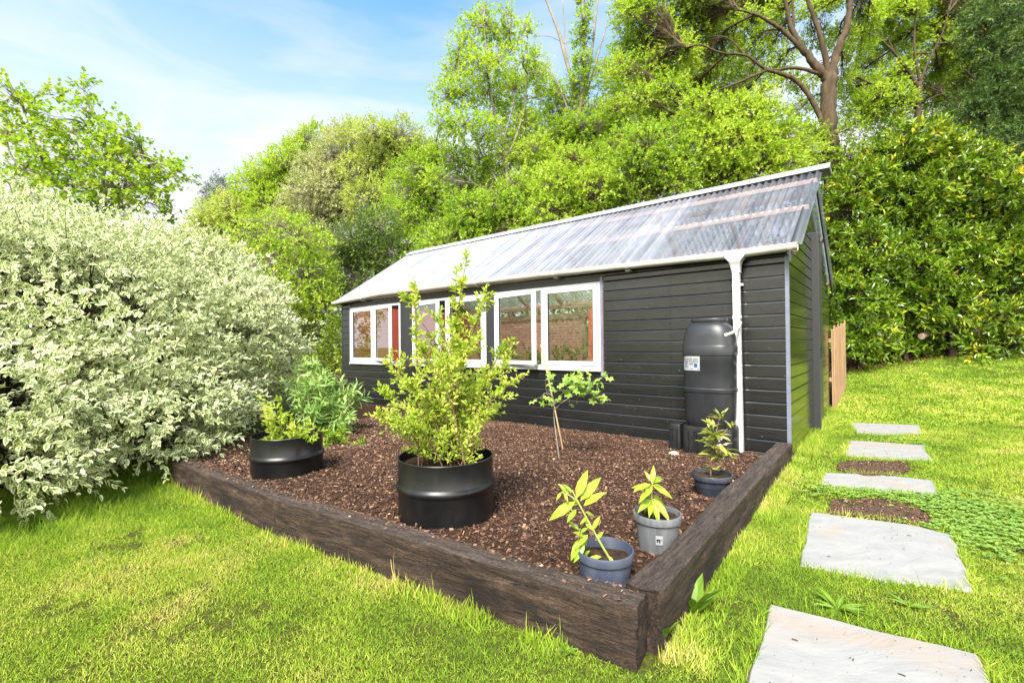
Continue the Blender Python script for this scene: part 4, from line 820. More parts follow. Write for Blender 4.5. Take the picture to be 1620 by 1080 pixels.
# label on the grey pot
tg = [o for o in bpy.data.objects if o.name.startswith('plant_pot') and 'label' in o.get('label', '')][0]
g = Geo(); aa = np.linspace(-1.95, -1.62, 6)
def rad(z): return .088 + (.112 - .088) * (z / .21) + .003 + .0035
g.loft([[(rad(z) * math.cos(a) * k, rad(z) * math.sin(a) * k, z) for z, k in ((.115, 1), (.165, 1), (.165, 1.004), (.115, 1.004))] for a in aa]); lb = g.build('pot_label', MT['paper'], tg)
g = Geo()
for a0, a1, z0, z1 in ((-1.92, -1.80, .140, .146), (-1.90, -1.84, .128, .140), (-1.80, -1.74, .127, .147), (-1.71, -1.65, .14, .144)):
    g.loft([[(rad(z) * math.cos(a) * k, rad(z) * math.sin(a) * k, z) for z, k in ((z0, 1.005), (z1, 1.005), (z1, 1.008), (z0, 1.008))] for a in (a0, a1)])
g.build('print', MT['ink'], lb)
def big_leaves(lf, specs, base, Y, W, tmpl=LANCE):
    """leaves given by photo positions of base and tip, with a depth spread"""
    for (x0, y0, x1, y1, dy0, dy1, ti) in specs:
        a = at(x0, y0, Y + dy0) - base; b = at(x1, y1, Y + dy1) - base; d = b - a; L_ = np.linalg.norm(d)
        nr = np.array([0, -.55, .8]) + rng.normal(size=3) * .15
        lf.leaves(a[None], d[None], nr[None], np.array([L_]), np.array([L_ * W]), tmpl, np.array([ti]))
# loquat-like seedling in the blue pot
b = PA; pt = plant_thing('laurel_seedling', 'leaning seedling with long bright leaves in the faded blue grey pot', 'seedling', b); st = Geo(); lf = Geo(); Y = b[1]
P = bez([at(970, 893, Y) - b, at(945, 850, Y) - b, at(922, 808, Y) - b, at(905, 775, Y) - b], 8); P[0][2] = -.02; st.tube(P, np.linspace(.0062, .003, len(P)), 7)
P2 = bez([at(912, 790, Y) - b, at(900, 783, Y) - b, at(888, 778, Y) - b], 5); st.tube(P2, np.linspace(.003, .002, len(P2)), 6)
big_leaves(lf, [(912, 788, 929, 742, 0, .02, .6), (918, 792, 950, 752, 0, .03, .5), (923, 800, 956, 775, 0, -.03, .7), (910, 793, 868, 820, 0, -.04, .6), (905, 779, 893, 765, 0, .0, .5), (900, 783, 884, 762, 0, .03, .4), (888, 778, 880, 790, 0, -.03, .5), (892, 779, 899, 793, 0, -.04, .45), (908, 796, 893, 812, 0, .05, .35),
  (925, 810, 944, 815, 0, .03, .6), (928, 818, 918, 828, 0, -.03, .5), (938, 838, 948, 815, 0, 0, .6), (912, 805, 897, 824, 0, -.05, .3), (920, 850, 902, 885, 0, -.05, .55), (924, 855, 905, 870, -.02, -.03, .35), (925, 858, 908, 890, -.02, -.06, .5), (930, 845, 915, 862, 0, -.06, .4), (928, 862, 918, 845, -.02, .03, .4),
  (932, 835, 925, 815, .02, .05, .45), (942, 855, 955, 838, .01, .04, .5), (917, 800, 905, 785, .02, .05, .45), (915, 797, 897, 800, .01, .06, .5), (926, 828, 940, 838, 0, -.04, .4), (923, 848, 910, 840, -.01, -.05, .6), (952, 880, 925, 885, -.03, -.06, .9), (962, 878, 975, 898, -.02, -.06, .85), (916, 838, 899, 822, .02, .04, .3), (918, 842, 930, 833, .0, -.02, .4), (934, 870, 917, 884, 0, .0, .3)], b, Y, .34)
pt2 = bez([at(925, 860, Y) - b, at(915, 850, Y - .03) - b, at(918, 835, Y - .03) - b], 5); st.tube(pt2, .0015, 5)
st.build('stem', MT['greenstem'], pt, smooth=True); lf.build('foliage', MT['glossleaf'], pt)
# rhododendron-like sapling in the grey pot
b = PB; pt = plant_thing('laurel_seedling', 'short seedling with a rosette of long pointed leaves in the tall grey pot', 'seedling', b); st = Geo(); lf = Geo(); Y = b[1]
P = bez([at(1033, 812, Y) - b, at(1031, 785, Y) - b, at(1032, 762, Y) - b], 6); P[0][2] = -.02; st.tube(P, np.linspace(.005, .0025, len(P)), 7)
big_leaves(lf, [(1031, 765, 1035, 735, 0, .02, .8), (1030, 766, 1003, 772, 0, -.08, .7), (1032, 766, 1063, 784, 0, -.10, .6), (1031, 768, 1012, 792, 0, -.08, .6), (1033, 764, 1050, 750, 0, .10, .5), (1029, 770, 997, 768, 0, .05, .5),
  (1033, 788, 1062, 822, 0, -.10, .75), (1032, 790, 1010, 805, 0, -.09, .6), (1034, 786, 1060, 803, 0, .05, .5), (1030, 788, 1008, 793, 0, .06, .45), (1032, 790, 1028, 813, 0, -.11, .7), (1034, 784, 1052, 790, .02, .08, .4), (1031, 764, 1020, 742, .02, .06, .6), (1033, 766, 1052, 770, .0, -.05, .5), (1030, 768, 1022, 784, 0, -.10, .55), (1032, 790, 1045, 828, -.02, -.10, .6), (1033, 786, 1020, 778, .02, .05, .4), (1034, 792, 1048, 812, 0, -.04, .4), (1029, 790, 1018, 810, 0, -.02, .3)], b, Y, .30)
st.build('stem', MT['greenstem'], pt, smooth=True); lf.build('foliage', MT['glossleaf'], pt)
# rhododendron in the black pot
b = PC; pt = plant_thing('rhododendron', 'upright yellowish plant with a red stem and pink flowers in the black pot', 'plant', b); st = Geo(); lf = Geo(); fl = Geo(); Y = b[1]
P = bez([at(1124, 748, Y) - b, at(1127, 715, Y) - b, at(1132, 688, Y) - b, at(1138, 662, Y) - b], 7); P[0][2] = -.02; st.tube(P, np.linspace(.009, .004, len(P)), 7)
Q = bez([at(1131, 705, Y) - b, at(1141, 690, Y) - b, at(1152, 676, Y) - b], 5); st.tube(Q, np.linspace(.005, .003, len(Q)), 6); Q2 = bez([at(1126, 740, Y) - b, at(1136, 725, Y) - b, at(1143, 718, Y) - b], 5); st.tube(Q2, np.linspace(.005, .003, len(Q2)), 6)
for (cx_, cy_, n_, L_) in ((1140, 662, 13, .085), (1155, 674, 8, .07), (1128, 690, 18, .13), (1126, 678, 10, .11), (1131, 706, 16, .14), (1143, 717, 10, .13), (1127, 722, 9, .11), (1128, 742, 7, .09)):
    p = at(cx_, cy_, Y) - b; ph = rng.random(n_) * 6.28; el = rng.uniform(-.35, .8, n_) if cy_ > 680 else rng.uniform(.4, 1.2, n_)
    d = np.stack([np.cos(ph) * np.cos(el), np.sin(ph) * np.cos(el), np.sin(el)], 1); lf.leaves(np.repeat(p[None], n_, 0) + rng.normal(size=(n_, 3)) * .012, d, np.array([0, 0, 1]) + rng.normal(size=(n_, 3)) * .3 - .3 * d, L_ * rng.uniform(.75, 1.1, n_), L_ * .28, LANCE, rng.random(n_))
for k in range(14): p = at(1140 + rng.normal(0, 4), 710 + rng.normal(0, 6), Y - .05) - b; fl.leaves(p[None], rdir(1), np.array([[0, -1, .5]]), np.array([.022]), np.array([.018]), OVAL, rng.random(1))
st.build('stem', MT['redstem'], pt, smooth=True); lf.build('foliage', MT['rhodo'], pt); fl.build('flowers', MT['pink'], pt)

# stones on the mulch
g = Geo()
for p in SOILP:
    c0, c1 = p.min(0), p.max(0); n = 2600; q = c0 + (c1 - c0) * rng.random((n, 2)); q = q[inside(p, q[:, 0], q[:, 1])]; n = len(q)
    L = .006 + .014 * rng.random(n) ** 2; g.leaves(np.stack([q[:, 0], q[:, 1], np.full(n, .016)], 1), rdir(n) * np.array([1, 1, .4]), rdir(n) + np.array([0, 0, .8]), L, L * .6, CH, rng.beta(1.5, 2.2, n))
g.build('soil_crumbs', MT['chip'], kind='stuff')
# clippings and twigs scattered over the slabs
g = Geo()
for p in SLABC:
    c0, c1 = p.min(0), p.max(0); n = int(90 * np.prod(c1 - c0)); q = c0 + (c1 - c0) * rng.random((n, 2)); q = q[inside(p, q[:, 0], q[:, 1])]; n = len(q)
    L = .004 + .020 * rng.random(n) ** 6; g.leaves(np.stack([q[:, 0], q[:, 1], np.full(n, .020)], 1), rdir(n) * np.array([1, 1, .12]), np.array([0, 0, 1.]) + rdir(n) * .3, L, np.maximum(.0018, L * .06), CH, rng.random(n) * .45)
g.build('slab_clippings', MT['chip'], kind='stuff')
def rock(px, py, z, r, label):
    c = atz(px, py, z); g = Geo(); th = np.linspace(0, np.pi, 9); ph = np.linspace(0, 2 * np.pi, 14, endpoint=False)
    g.loft([[(r * 1.1 * math.sin(t) * math.cos(p) * (1 + .35 * (vnoise(p * 1.3 + r * 90, t * 1.7, 1, 3) - .5)), r * .9 * math.sin(t) * math.sin(p) * (1 + .3 * (vnoise(p * 1.1, t * 2 + r * 50, 1, 6) - .5)), r * .75 * math.cos(t)) for p in ph] for t in th[::-1]], True, True); o = g.build('stone', MT['stone'], smooth=True, loc=c); tag(o, label, 'stone')
rock(1066, 719, .03, .055, 'buff stone on the mulch beside the water butt stand'); rock(906, 917, .19, .022, 'small buff stone at the foot of the blue grey pot'); rock(860, 842, .16, .013, 'tiny pale stone lying alone mid mulch right of the big drum')

# ================================================================== LAWN GRASS
def lawn_ok(X, Y, soil=True):
    x, v = to_shed(X, Y); ok = np.ones(len(X), bool)
    inbed = (x < .125 - .1 * np.clip((v + 4) / 4, 0, 1)) & (v > np.interp(x, [-9, -6.2, -4.22, -2.33, .105], [-.7, -2.7, -4.535, -4.45, -4.165])) & (v < 0) & (x > -9.2)
    ok &= ~inbed; ok &= ~((x < .012) & (x > -9.1) & (v >= 0) & (v < 4.4))
    for p in SLABC: ok &= ~inside(p, X, Y)
    if soil:
        for p in SOILP: ok &= ~(inside(p, X, Y) & (rng.random(len(X)) < .9))
    ok &= ~((X > 4.5) & (Y > hedge_line(X) + .3 * (rng.random(len(X)) - .5))); ok &= ~((X < -2) & (Y > 9.5)); ok &= ~((x > -9.5) & (x < 0) & (v > 4.4))
    return ok
BL = ([(-.5, 0, 0), (.5, 0, 0), (.36, .55, .06), (-.36, .55, .06), (.04, 1, .22), (-.04, 1, .22)], [(0, 1, 2, 3), (3, 2, 4, 5)])
g = Geo()
def blades(X, Y, L, W, tshift=0, lean=.55, keep=None):
    n = len(X); P = np.stack([X, Y, ground_z(X, Y) - .003], 1)
    ax_ = np.stack([rng.normal(0, lean, n), rng.normal(0, lean, n), np.ones(n)], 1)
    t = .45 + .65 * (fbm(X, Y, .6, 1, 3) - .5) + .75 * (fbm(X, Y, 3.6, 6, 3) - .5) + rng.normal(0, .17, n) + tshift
    g.leaves(P, ax_, rdir(n) * np.array([1, 1, .1]), L, W, BL, np.clip(t, 0, 1))
def scatter(n, x0, x1, y0, y1):
    X = rng.uniform(x0, x1, n); Y = rng.uniform(y0, y1, n); k = (np.abs(X) < Y * 1.16 + 1.5); X, Y = X[k], Y[k]; k = lawn_ok(X, Y); return X[k], Y[k]
def tuft(X, Y): return np.clip((fbm(X, Y, 2.3, 9, 3) - .35) * 2.2, .25, 1.5)
def thin(X, Y): k = fbm(X, Y, 5.5, 11, 3) + .25 * rng.random(len(X)) > .40 + .10 * (fbm(X, Y, 1.4, 12, 2) - .5); return X[k], Y[k]
X, Y = thin(*scatter(760000, -4.8, 5.2, 1.2, 3.6)); blades(X, Y, (.012 + .018 * rng.random(len(X))) * (.7 + .5 * tuft(X, Y)), .0018 + .0018 * rng.random(len(X)), lean=.75)
X, Y = thin(*scatter(400000, -6.0, 9.6, 3.6, 6.8)); blades(X, Y, (.017 + .022 * rng.random(len(X))) * (.7 + .5 * tuft(X, Y)), .0035 + .003 * rng.random(len(X)), lean=.8)
X, Y = scatter(260000, 2.6, 18, 6.8, 15.5); blades(X, Y, (.026 + .03 * rng.random(len(X))) * (.7 + .5 * tuft(X, Y)), .010 + .008 * rng.random(len(X)), lean=.7, tshift=.0)
# longer unmown grass against the sleepers, slabs and shed
def along(A, B, n, off0, off1, L0, L1, sh=0):
    a, b = S(*A), S(*B); t = rng.random(n); d = (b - a) / np.linalg.norm(b - a); nr = np.array([d[1], -d[0]])
    cl = (vnoise(t * np.linalg.norm(b - a), t * 0, 5, 3) > .38 - .1); o = off0 + (off1 - off0) * rng.random(n) ** 1.6
    X = a[0] + (b - a)[0] * t + nr[0] * o; Y = a[1] + (b - a)[1] * t + nr[1] * o; k = cl & lawn_ok(X, Y); X, Y = X[k], Y[k]
    blades(X, Y, (L0 + (L1 - L0) * rng.random(len(X)) ** 2.2) * (.5 + .8 * vnoise(X, Y, 4, 2)), .0035 + .002 * rng.random(len(X)), sh, .38)
along((-4.3, -4.56), (.12, -4.17), 9000, -.01, .14, .025, .085, .08); along((-4.3, -4.56), (.12, -4.17), 900, -.01, .05, .06, .15, .2)
along((.14, -4.1), (.03, -.05), 8000, .0, .14, .025, .08, .12); along((.02, 0), (.02, 4.2), 5000, .0, .2, .04, .12, .12); along((.14, -4.2), (.14, -3.7), 1200, .0, .2, .04, .12, .25)
for p in SLABC:
    for i in range(0, len(p), 2):
        a = p[i]; b = p[(i + 2) % len(p)]; n = int(np.linalg.norm(b - a) * 420); t = rng.random(n); c = p.mean(0)
        q = a + (b - a) * t[:, None]; q = q + (q - c) / np.linalg.norm(q - c, axis=1)[:, None] * (.002 + .05 * rng.random((n, 1)) ** 1.4); k = lawn_ok(q[:, 0], q[:, 1], False)
        blades(q[k, 0], q[k, 1], .03 + .055 * rng.random(k.sum()) ** 2, .004, .05, .5)
# taller wisps under the variegated bush
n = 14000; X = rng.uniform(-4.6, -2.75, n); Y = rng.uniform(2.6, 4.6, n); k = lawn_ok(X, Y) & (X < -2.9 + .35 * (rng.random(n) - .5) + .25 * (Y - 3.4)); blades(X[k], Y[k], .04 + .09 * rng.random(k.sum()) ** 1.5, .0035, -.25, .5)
g.build('grass', MT['grass'], kind='stuff')
# clover patch beside the second slab
g = Geo(); TRI = ([(0, 0, 0), (.5, .55, .05), (.3, 1, .0), (-.3, 1, .0), (-.5, .55, .05)], [(0, 1, 2, 3, 4)])
c_ = [atz(px, py, 0) for px, py in ((1450, 800), (1500, 800), (1560, 815), (1500, 840), (1600, 850), (1440, 786), (1380, 780), (1330, 777), (1550, 860), (1420, 700), (1560, 800), (1590, 830))]
XY = np.concatenate([np.stack([rng.normal(c[0], .20, 230), rng.normal(c[1], .19, 230)], 1) for c in c_]); k = lawn_ok(XY[:, 0], XY[:, 1]); XY = XY[k]
for q in range(3):
    n = len(XY); a0 = rng.random(n) * .6 + q * 2.1; d = np.stack([np.cos(a0), np.sin(a0), np.full(n, .25)], 1); P = np.stack([XY[:, 0], XY[:, 1], ground_z(XY[:, 0], XY[:, 1]) + .018 + .02 * vnoise(XY[:, 0], XY[:, 1], 40, 2)], 1); g.leaves(P, d, np.array([0, 0, 1.]) + rng.normal(size=(n, 3)) * .2, .017, .017, TRI, np.clip(.5 + rng.normal(0, .25, n), 0, 1))
g.build('clover', MT['clover'], kind='stuff')
# broad-leaved weeds
def weed(px, py, n, L, label, el=(.1, .7), W=.3, name='dock_weed'):
    c = atz(px, py, 0); c[2] = float(ground_z(c[0], c[1])); g = Geo(); ph = np.linspace(0, 6.28, n, endpoint=False) + rng.random(n) * .6; e = rng.uniform(*el, n)
    d = np.stack([np.cos(ph) * np.cos(e), np.sin(ph) * np.cos(e), np.sin(e)], 1); LL = L * rng.uniform(.65, 1.1, n); g.leaves(np.zeros((n, 3)), d, np.array([0, 0, 1.]) - .3 * d + rng.normal(size=(n, 3)) * .15, LL, LL * W, LANCE, rng.random(n))
    o = g.build(name, MT['weed'], loc=c); tag(o, label, 'weed')
weed(1097, 972, 8, .19, 'upright dock leaves against the outer face of the right sleeper', (.8, 1.35)); weed(1046, 1022, 6, .16, 'small dock weed at the outer corner where the two sleepers meet', (.8, 1.3))
weed(1325, 965, 17, .15, 'flat dandelion rosette between the two nearest stepping stones', (.05, .6), .18, 'dandelion_weed'); weed(1440, 962, 9, .12, 'sparse dandelion right of the flat rosette, below the large white slab', (.05, .6), .17, 'dandelion_weed')
weed(660, 925, 9, .07, 'low green weed at the foot of the front sleeper below the big drum', (.2, .8), .5, 'dandelion_weed'); weed(898, 1030, 6, .06, 'little bright weed in the grass below the front sleeper near its right end', (.3, .9), .5, 'dandelion_weed')
weed(1105, 905, 5, .09, 'small lobed weed beside the right sleeper above the dock leaves', (.4, 1.), .45, 'dandelion_weed')
# leaf litter along the lawn edge
n = 9000; X = rng.uniform(5, 19, n); Y = hedge_line(X) + rng.normal(.1, .32, n); P = np.stack([X, Y, ground_z(X, Y) + .03], 1); g = Geo(); g.leaves(P, rdir(n), np.array([0, 0, 1.]) + rng.normal(size=(n, 3)) * .5, .05 + .05 * rng.random(n), .04, DIAMOND, rng.random(n)); g.build('leaf_litter', MT['litter'], kind='stuff')

# ================================================================== FENCE beyond the shed
FN = thing('paling_fence', 'rough sawn timber paling fence beyond the far end of the shed', 'fence', S(.03, 4.25, 0), RZ)
for k in range(22):
    v = k * .125; zb = float(ground_z(*S(.03, 4.3 + v)[:2])); g = Geo(); hh = 1.42 + .08 * random.random(); o = (k % 2) * .022
    g.loft([[(o, v, zb - .1), (o + .02, v, zb - .1), (o + .02, v + .13, zb - .1), (o, v + .13, zb - .1)], [(o, v, zb + hh), (o + .02, v, zb + hh), (o + .02, v + .13, zb + hh + .03 * random.random()), (o, v + .13, zb + hh)]]); g.build('paling', MT['fence'], FN)
for z in (.5, 1.2):
    g = Geo(); g.loft([[(-.05, v, float(ground_z(*S(.03, 4.3 + v)[:2])) + z + dz) if True else 0 for dz in (0, .07)] + [(-.003, v, float(ground_z(*S(.03, 4.3 + v)[:2])) + z + dz) for dz in (.07, 0)] for v in np.linspace(0, 2.8, 8)]); g.build('rail', MT['fence'], FN)

# ================================================================== TREES
def tree(name, label, cat, circles, Y, mat, bark, base_px=None, limbs=(), trunk_r=.16, leaf=.10, shoot=.32, nl=10, dens=1.0, dspread=.8, tmpl=DIAMOND, group=None, ratio=.6, wide=1.0, up=.8, hollow=.55, twr=.008, jit=.45, droop=0., tmean=.5, back=0):
    """crown lobes given as circles (photo px, px, radius px) at depth Y; every lobe is a ball of leafy shoots of that real size"""
    C_ = []; 
    for q in circles:
        if back and len(q) == 3: q = (*q, rng.uniform(.1, back))
        px, py, r = q[:3]; y = Y + (q[3] if len(q) > 3 else rng.uniform(-dspread, dspread)); p = at(px, py, y); R = r / FPX * y; C_.append((p, R))
    low = min(C_, key=lambda a: a[0][2])
    if base_px is None: bx, by = np.mean([c[0][:2] for c in C_], axis=0)
    else: bb = at(base_px, 560, Y); bx, by = bb[0], bb[1]
    base = np.array([bx, by, float(ground_z(bx, by))]); t = plant_thing(name, label, cat, base, group)
    wd = Geo(); lf = Geo(); SK = []
    if limbs:
        for L_, r0, r1 in limbs:
            P = bez([at(q[0], q[1], Y + (q[2] if len(q) > 2 else 0)) - base for q in L_], 8); P = P + rng.normal(size=P.shape) * r0 * .10; wd.tube(P, np.linspace(r0, r1, len(P)), 9); SK.append(P)
        tp = SK[0][0]; P = bez([(0, 0, -.3), tp * .5, tp], 5); wd.tube(P, np.linspace(limbs[0][1] * 1.35, limbs[0][1], len(P)), 9)
    else:
        top = np.mean([c[0] for c in C_], axis=0) - base; top[2] = max(c[0][2] for c in C_) - base[2]
        P = bez([(0, 0, -.3), (top[0] * .2 + rng.normal() * .15, top[1] * .2, top[2] * .35), (top[0] * .6 + rng.normal() * .2, top[1] * .6, top[2] * .7), top], 8); wd.tube(P, np.linspace(trunk_r, trunk_r * .15, len(P)), 9); SK.append(P)
    ALL = np.concatenate(SK)
    for p, R in C_:
        c = p - base
        below = ALL[ALL[:, 2] < c[2] + .2 * R]; Q = below if len(below) else ALL; a = Q[np.argmin(((Q - c) ** 2).sum(1) + .3 * (c[2] - Q[:, 2] - R) ** 2)]
        m_ = a * .5 + c * .5 + np.array([0, 0, .12 * np.linalg.norm(c - a)]) + rng.normal(size=3) * .1 * np.linalg.norm(c - a); P = bez([a, m_, c], 6); r_ = min(trunk_r * .4, .02 + .012 * R * 2); wd.tube(P, np.linspace(r_, r_ * .35, len(P)), 6)
        n = max(12, int(dens * 36 * (R / shoot) ** 2)); d = rdir(n); d[:, 2] *= np.where(d[:, 2] < 0, .8, 1); 
        rr = R * (hollow + (1 - hollow) * rng.random(n) ** .6) * (.78 + .5 * vnoise(d[:, 0] * 2.2 + R * 7, d[:, 1] * 2.2 + d[:, 2] * 1.7, 1.5, 1))
        B = c + d * rr[:, None] * np.array([wide, 1, .92]); dirs = d * .8 + rdir(n) * .6 + np.array([0, 0, .25 - droop]); tn = np.clip(rng.normal(tmean, .18, n) + .25 * (vnoise(B[:, 0] * 1.3, B[:, 2] * 1.3, 1, 4) - .5), 0, 1)
        shoots(lf, B, dirs, shoot * rng.uniform(.7, 1.3, n), nl, leaf, leaf * ratio, tmpl, tn, up=up, jit=jit)
        sel = rng.random(n) < .55; src = P[rng.integers(2, len(P), sel.sum())]; twigs(wd, src, B[sel] + unit(dirs[sel]) * shoot * .8, twr, sag=.06)
    wd.build('trunk', bark, t, smooth=True); lf.build('crown', mat, t); return t
WOOD = 'trees of the wood behind the shed'
G_, B_ = MT['greybark'], MT['bark']
# maple behind the variegated bush
tree('maple_tree', 'airy maple behind the variegated bush on the left, bright green against the sky', 'tree',
  [(15, 150, 26), (20, 210, 36), (60, 235, 32), (75, 190, 24), (55, 160, 14), (100, 210, 24), (135, 145, 18), (130, 175, 22), (110, 250, 30), (150, 215, 28), (160, 250, 34), (195, 215, 26), (190, 255, 30), (215, 240, 22), (165, 295, 34), (210, 290, 32), (245, 270, 26), (275, 265, 18), (290, 275, 12), (250, 300, 26), (120, 290, 34), (70, 280, 36), (25, 280, 34), (150, 325, 30), (195, 325, 28), (235, 322, 20), (90, 330, 34), (30, 330, 34), (275, 340, 10), (85, 150, 10)],
  8.6, MT['maple'], MT['greybark'], base_px=140, limbs=[([(140, 420), (148, 360), (160, 300), (168, 240), (150, 180)], .05, .012), ([(148, 360), (190, 310), (240, 280), (285, 268)], .026, .006), ([(145, 380), (100, 300), (60, 240), (40, 180)], .035, .008), ([(100, 300), (20, 250), (10, 160)], .025, .006), ([(160, 300), (210, 250), (240, 255)], .02, .005)], trunk_r=.06, leaf=.085, shoot=.22, nl=9, dens=.50, dspread=.9, ratio=.85, up=1.4, hollow=.15, twr=.005, jit=.22)
# far conifer
tree('conifer_tree', 'small far grey green conifer poking up beyond the wood on the left', 'tree', [(345, 282, 7), (343, 296, 11), (352, 300, 10), (338, 312, 13), (354, 316, 13), (345, 332, 18), (345, 350, 22)], 34, MT['conifer'], B_, trunk_r=.14, leaf=.22, shoot=.5, dens=1.6, droop=.4, ratio=.3)
specs = [
 ('broadleaf_tree', 'pale yellowish tree at the left foot of the wood beside the far conifer', [(345, 345, 30), (372, 330, 30), (330, 370, 34), (365, 375, 38), (320, 400, 36), (360, 420, 40), (395, 350, 34)], 25, 'pale', 1.0, .11),
 ('broadleaf_tree', 'rounded bright green tree on the skyline at the left of the wood', [(400, 300, 30), (425, 278, 30), (440, 305, 36), (460, 262, 32), (478, 245, 28), (470, 290, 38), (430, 330, 38), (500, 222, 24)], 24, 'lime', 1.0, .11),
 ('willow_tree', 'greyish pale willow high in the left part of the wood', [(505, 270, 34), (530, 245, 30), (490, 310, 38), (530, 300, 40), (555, 265, 30), (470, 345, 38), (520, 350, 40), (560, 330, 36), (500, 390, 40), (545, 215, 22)], 22.5, 'grey', .85, .10),
 ('broadleaf_tree', 'broad pale tree topping the wood, right of the greyish willow', [(565, 222, 28), (590, 212, 24), (615, 225, 26), (640, 215, 26), (600, 255, 36), (640, 260, 36), (570, 275, 34), (620, 305, 38), (665, 245, 26), (585, 320, 36)], 21.5, 'pale', 1.0, .10),
 ('broadleaf_tree', 'soft green tree above the left end of the roof, beside the tall sparse tree', [(660, 270, 30), (690, 260, 28), (650, 310, 38), (695, 310, 38), (670, 350, 40), (715, 350, 36), (630, 350, 36), (640, 395, 36), (690, 390, 38)], 18, 'spring', 1.0, .095),
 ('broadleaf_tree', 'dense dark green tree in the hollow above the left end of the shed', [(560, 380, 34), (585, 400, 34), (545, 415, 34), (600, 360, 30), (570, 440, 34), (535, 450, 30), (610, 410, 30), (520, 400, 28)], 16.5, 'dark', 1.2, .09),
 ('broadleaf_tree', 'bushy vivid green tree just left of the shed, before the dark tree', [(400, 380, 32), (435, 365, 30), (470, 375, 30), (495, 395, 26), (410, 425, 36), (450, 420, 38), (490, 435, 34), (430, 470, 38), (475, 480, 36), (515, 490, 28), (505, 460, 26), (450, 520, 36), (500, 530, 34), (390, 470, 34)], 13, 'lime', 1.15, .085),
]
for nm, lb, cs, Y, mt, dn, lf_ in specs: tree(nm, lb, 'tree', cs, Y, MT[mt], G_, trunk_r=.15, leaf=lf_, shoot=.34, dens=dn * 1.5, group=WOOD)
# tall sparse tree
tree('sparse_tree', 'tall sparse young tree with sky showing through, above the middle of the roof', 'tree',
  [(745, 40, 18), (765, 25, 16), (780, 55, 22), (735, 75, 22), (755, 105, 26), (800, 20, 12), (805, 60, 20), (720, 110, 22), (790, 100, 26), (830, 45, 15), (835, 90, 20), (705, 150, 22), (735, 150, 26), (775, 150, 26), (815, 145, 26), (850, 130, 18), (700, 195, 20), (730, 200, 26), (770, 205, 24), (690, 240, 18), (720, 250, 26), (755, 255, 28), (800, 250, 32), (835, 200, 24), (845, 240, 28), (690, 285, 20), (780, 300, 34), (730, 300, 30), (825, 300, 32)],
  17, MT['lime'], MT['greybark'], base_px=800, limbs=[([(815, 420), (808, 320), (795, 230), (775, 140), (765, 30)], .10, .015), ([(808, 320), (760, 240), (730, 150), (725, 70)], .05, .01), ([(800, 260), (830, 170), (835, 60)], .05, .01), ([(808, 330), (750, 290), (700, 240), (685, 210)], .04, .008), ([(795, 230), (815, 140), (805, 30)], .03, .006)], leaf=.10, shoot=.26, nl=9, dens=.85, hollow=.2, group=WOOD, twr=.006, dspread=1.0)
# ivy clad tree with bare upright branches
iv = [(915, 200, 24), (912, 165, 20), (916, 130, 18), (920, 95, 16), (918, 60, 14), (922, 30, 12), (890, 210, 26), (940, 215, 26), (870, 245, 28), (905, 250, 34), (950, 180, 20), (945, 260, 34), (880, 180, 20), (965, 235, 26), (880, 150, 14), (975, 195, 20), (925, 0, 12)]
tree('ivy_clad_tree', 'ivy clad tree with bare upright branches reaching out of the top of the photo', 'tree', iv, 18, MT['spring'], G_, base_px=915,
  limbs=[([(917, 330), (915, 200), (905, 130), (880, 40), (855, -20)], .13, .03), ([(915, 190), (925, 100), (922, 0), (925, -40)], .10, .03), ([(918, 180), (935, 90), (945, 0), (948, -40)], .07, .02), ([(922, 170), (945, 90), (960, 40), (975, -10)], .045, .012), ([(905, 140), (895, 70), (890, 0)], .05, .015), ([(912, 180), (880, 130), (868, 112)], .03, .008), ([(930, 110), (950, 70), (962, 60)], .02, .006), ([(928, 140), (955, 95), (962, 80)], .02, .006), ([(895, 70), (870, 58), (850, 58)], .02, .005), ([(920, 250), (890, 150), (865, 100)], .05, .01)], leaf=.095, shoot=.24, nl=9, dens=1.1, hollow=.25, group=WOOD, dspread=.7)
specs = [
 ('hazel_tree', 'leafy hazel right behind the left half of the roof ridge', [(740, 340, 32), (775, 335, 36), (720, 375, 30), (760, 380, 34), (800, 370, 34), (820, 335, 32), (690, 395, 26), (840, 365, 28), (850, 305, 34)], 13.0, 'spring', 1.2, .085),
 ('hazel_tree', 'yellow green hazel behind the middle of the roof ridge, below the ivy clad tree', [(880, 295, 32), (910, 310, 36), (870, 340, 30), (905, 345, 30), (945, 300, 34), (940, 335, 28), (975, 290, 30), (970, 325, 26), (900, 265, 30)], 12.4, 'lime', 1.2, .085),
 ('hazel_tree', 'many stemmed hazel with visible twiggy stems behind the right half of the roof', [(1000, 270, 32), (1035, 270, 34), (1000, 305, 30), (1040, 305, 30), (1075, 265, 32), (1070, 295, 26), (1020, 230, 30), (1060, 225, 30), (985, 235, 28)], 11.6, 'spring', 1.15, .08),
 ('hornbeam_tree', 'domed light green tree behind the right part of the roof, left of the big oak', [(1110, 240, 36), (1150, 235, 38), (1190, 235, 36), (1130, 200, 34), (1170, 190, 34), (1210, 200, 32), (1235, 225, 30), (1100, 275, 30), (1150, 275, 30), (1200, 265, 30), (1240, 260, 26), (1270, 245, 22), (1110, 175, 26), (1200, 165, 22)], 12.0, 'lime', 1.2, .085),
 ('hornbeam_tree', 'mid green undergrowth tree between the oak trunk and the gable of the shed', [(1265, 215, 20), (1285, 245, 22), (1290, 215, 16), (1345, 255, 22), (1350, 205, 14)], 13.6, 'mid', 1.2, .085),
]
for nm, lb, cs, Y, mt, dn, lf_ in specs: tree(nm, lb, 'tree', cs, Y, MT[mt], B_, trunk_r=.09, leaf=lf_, shoot=.28, dens=dn * 1.45, group=WOOD, dspread=.6)
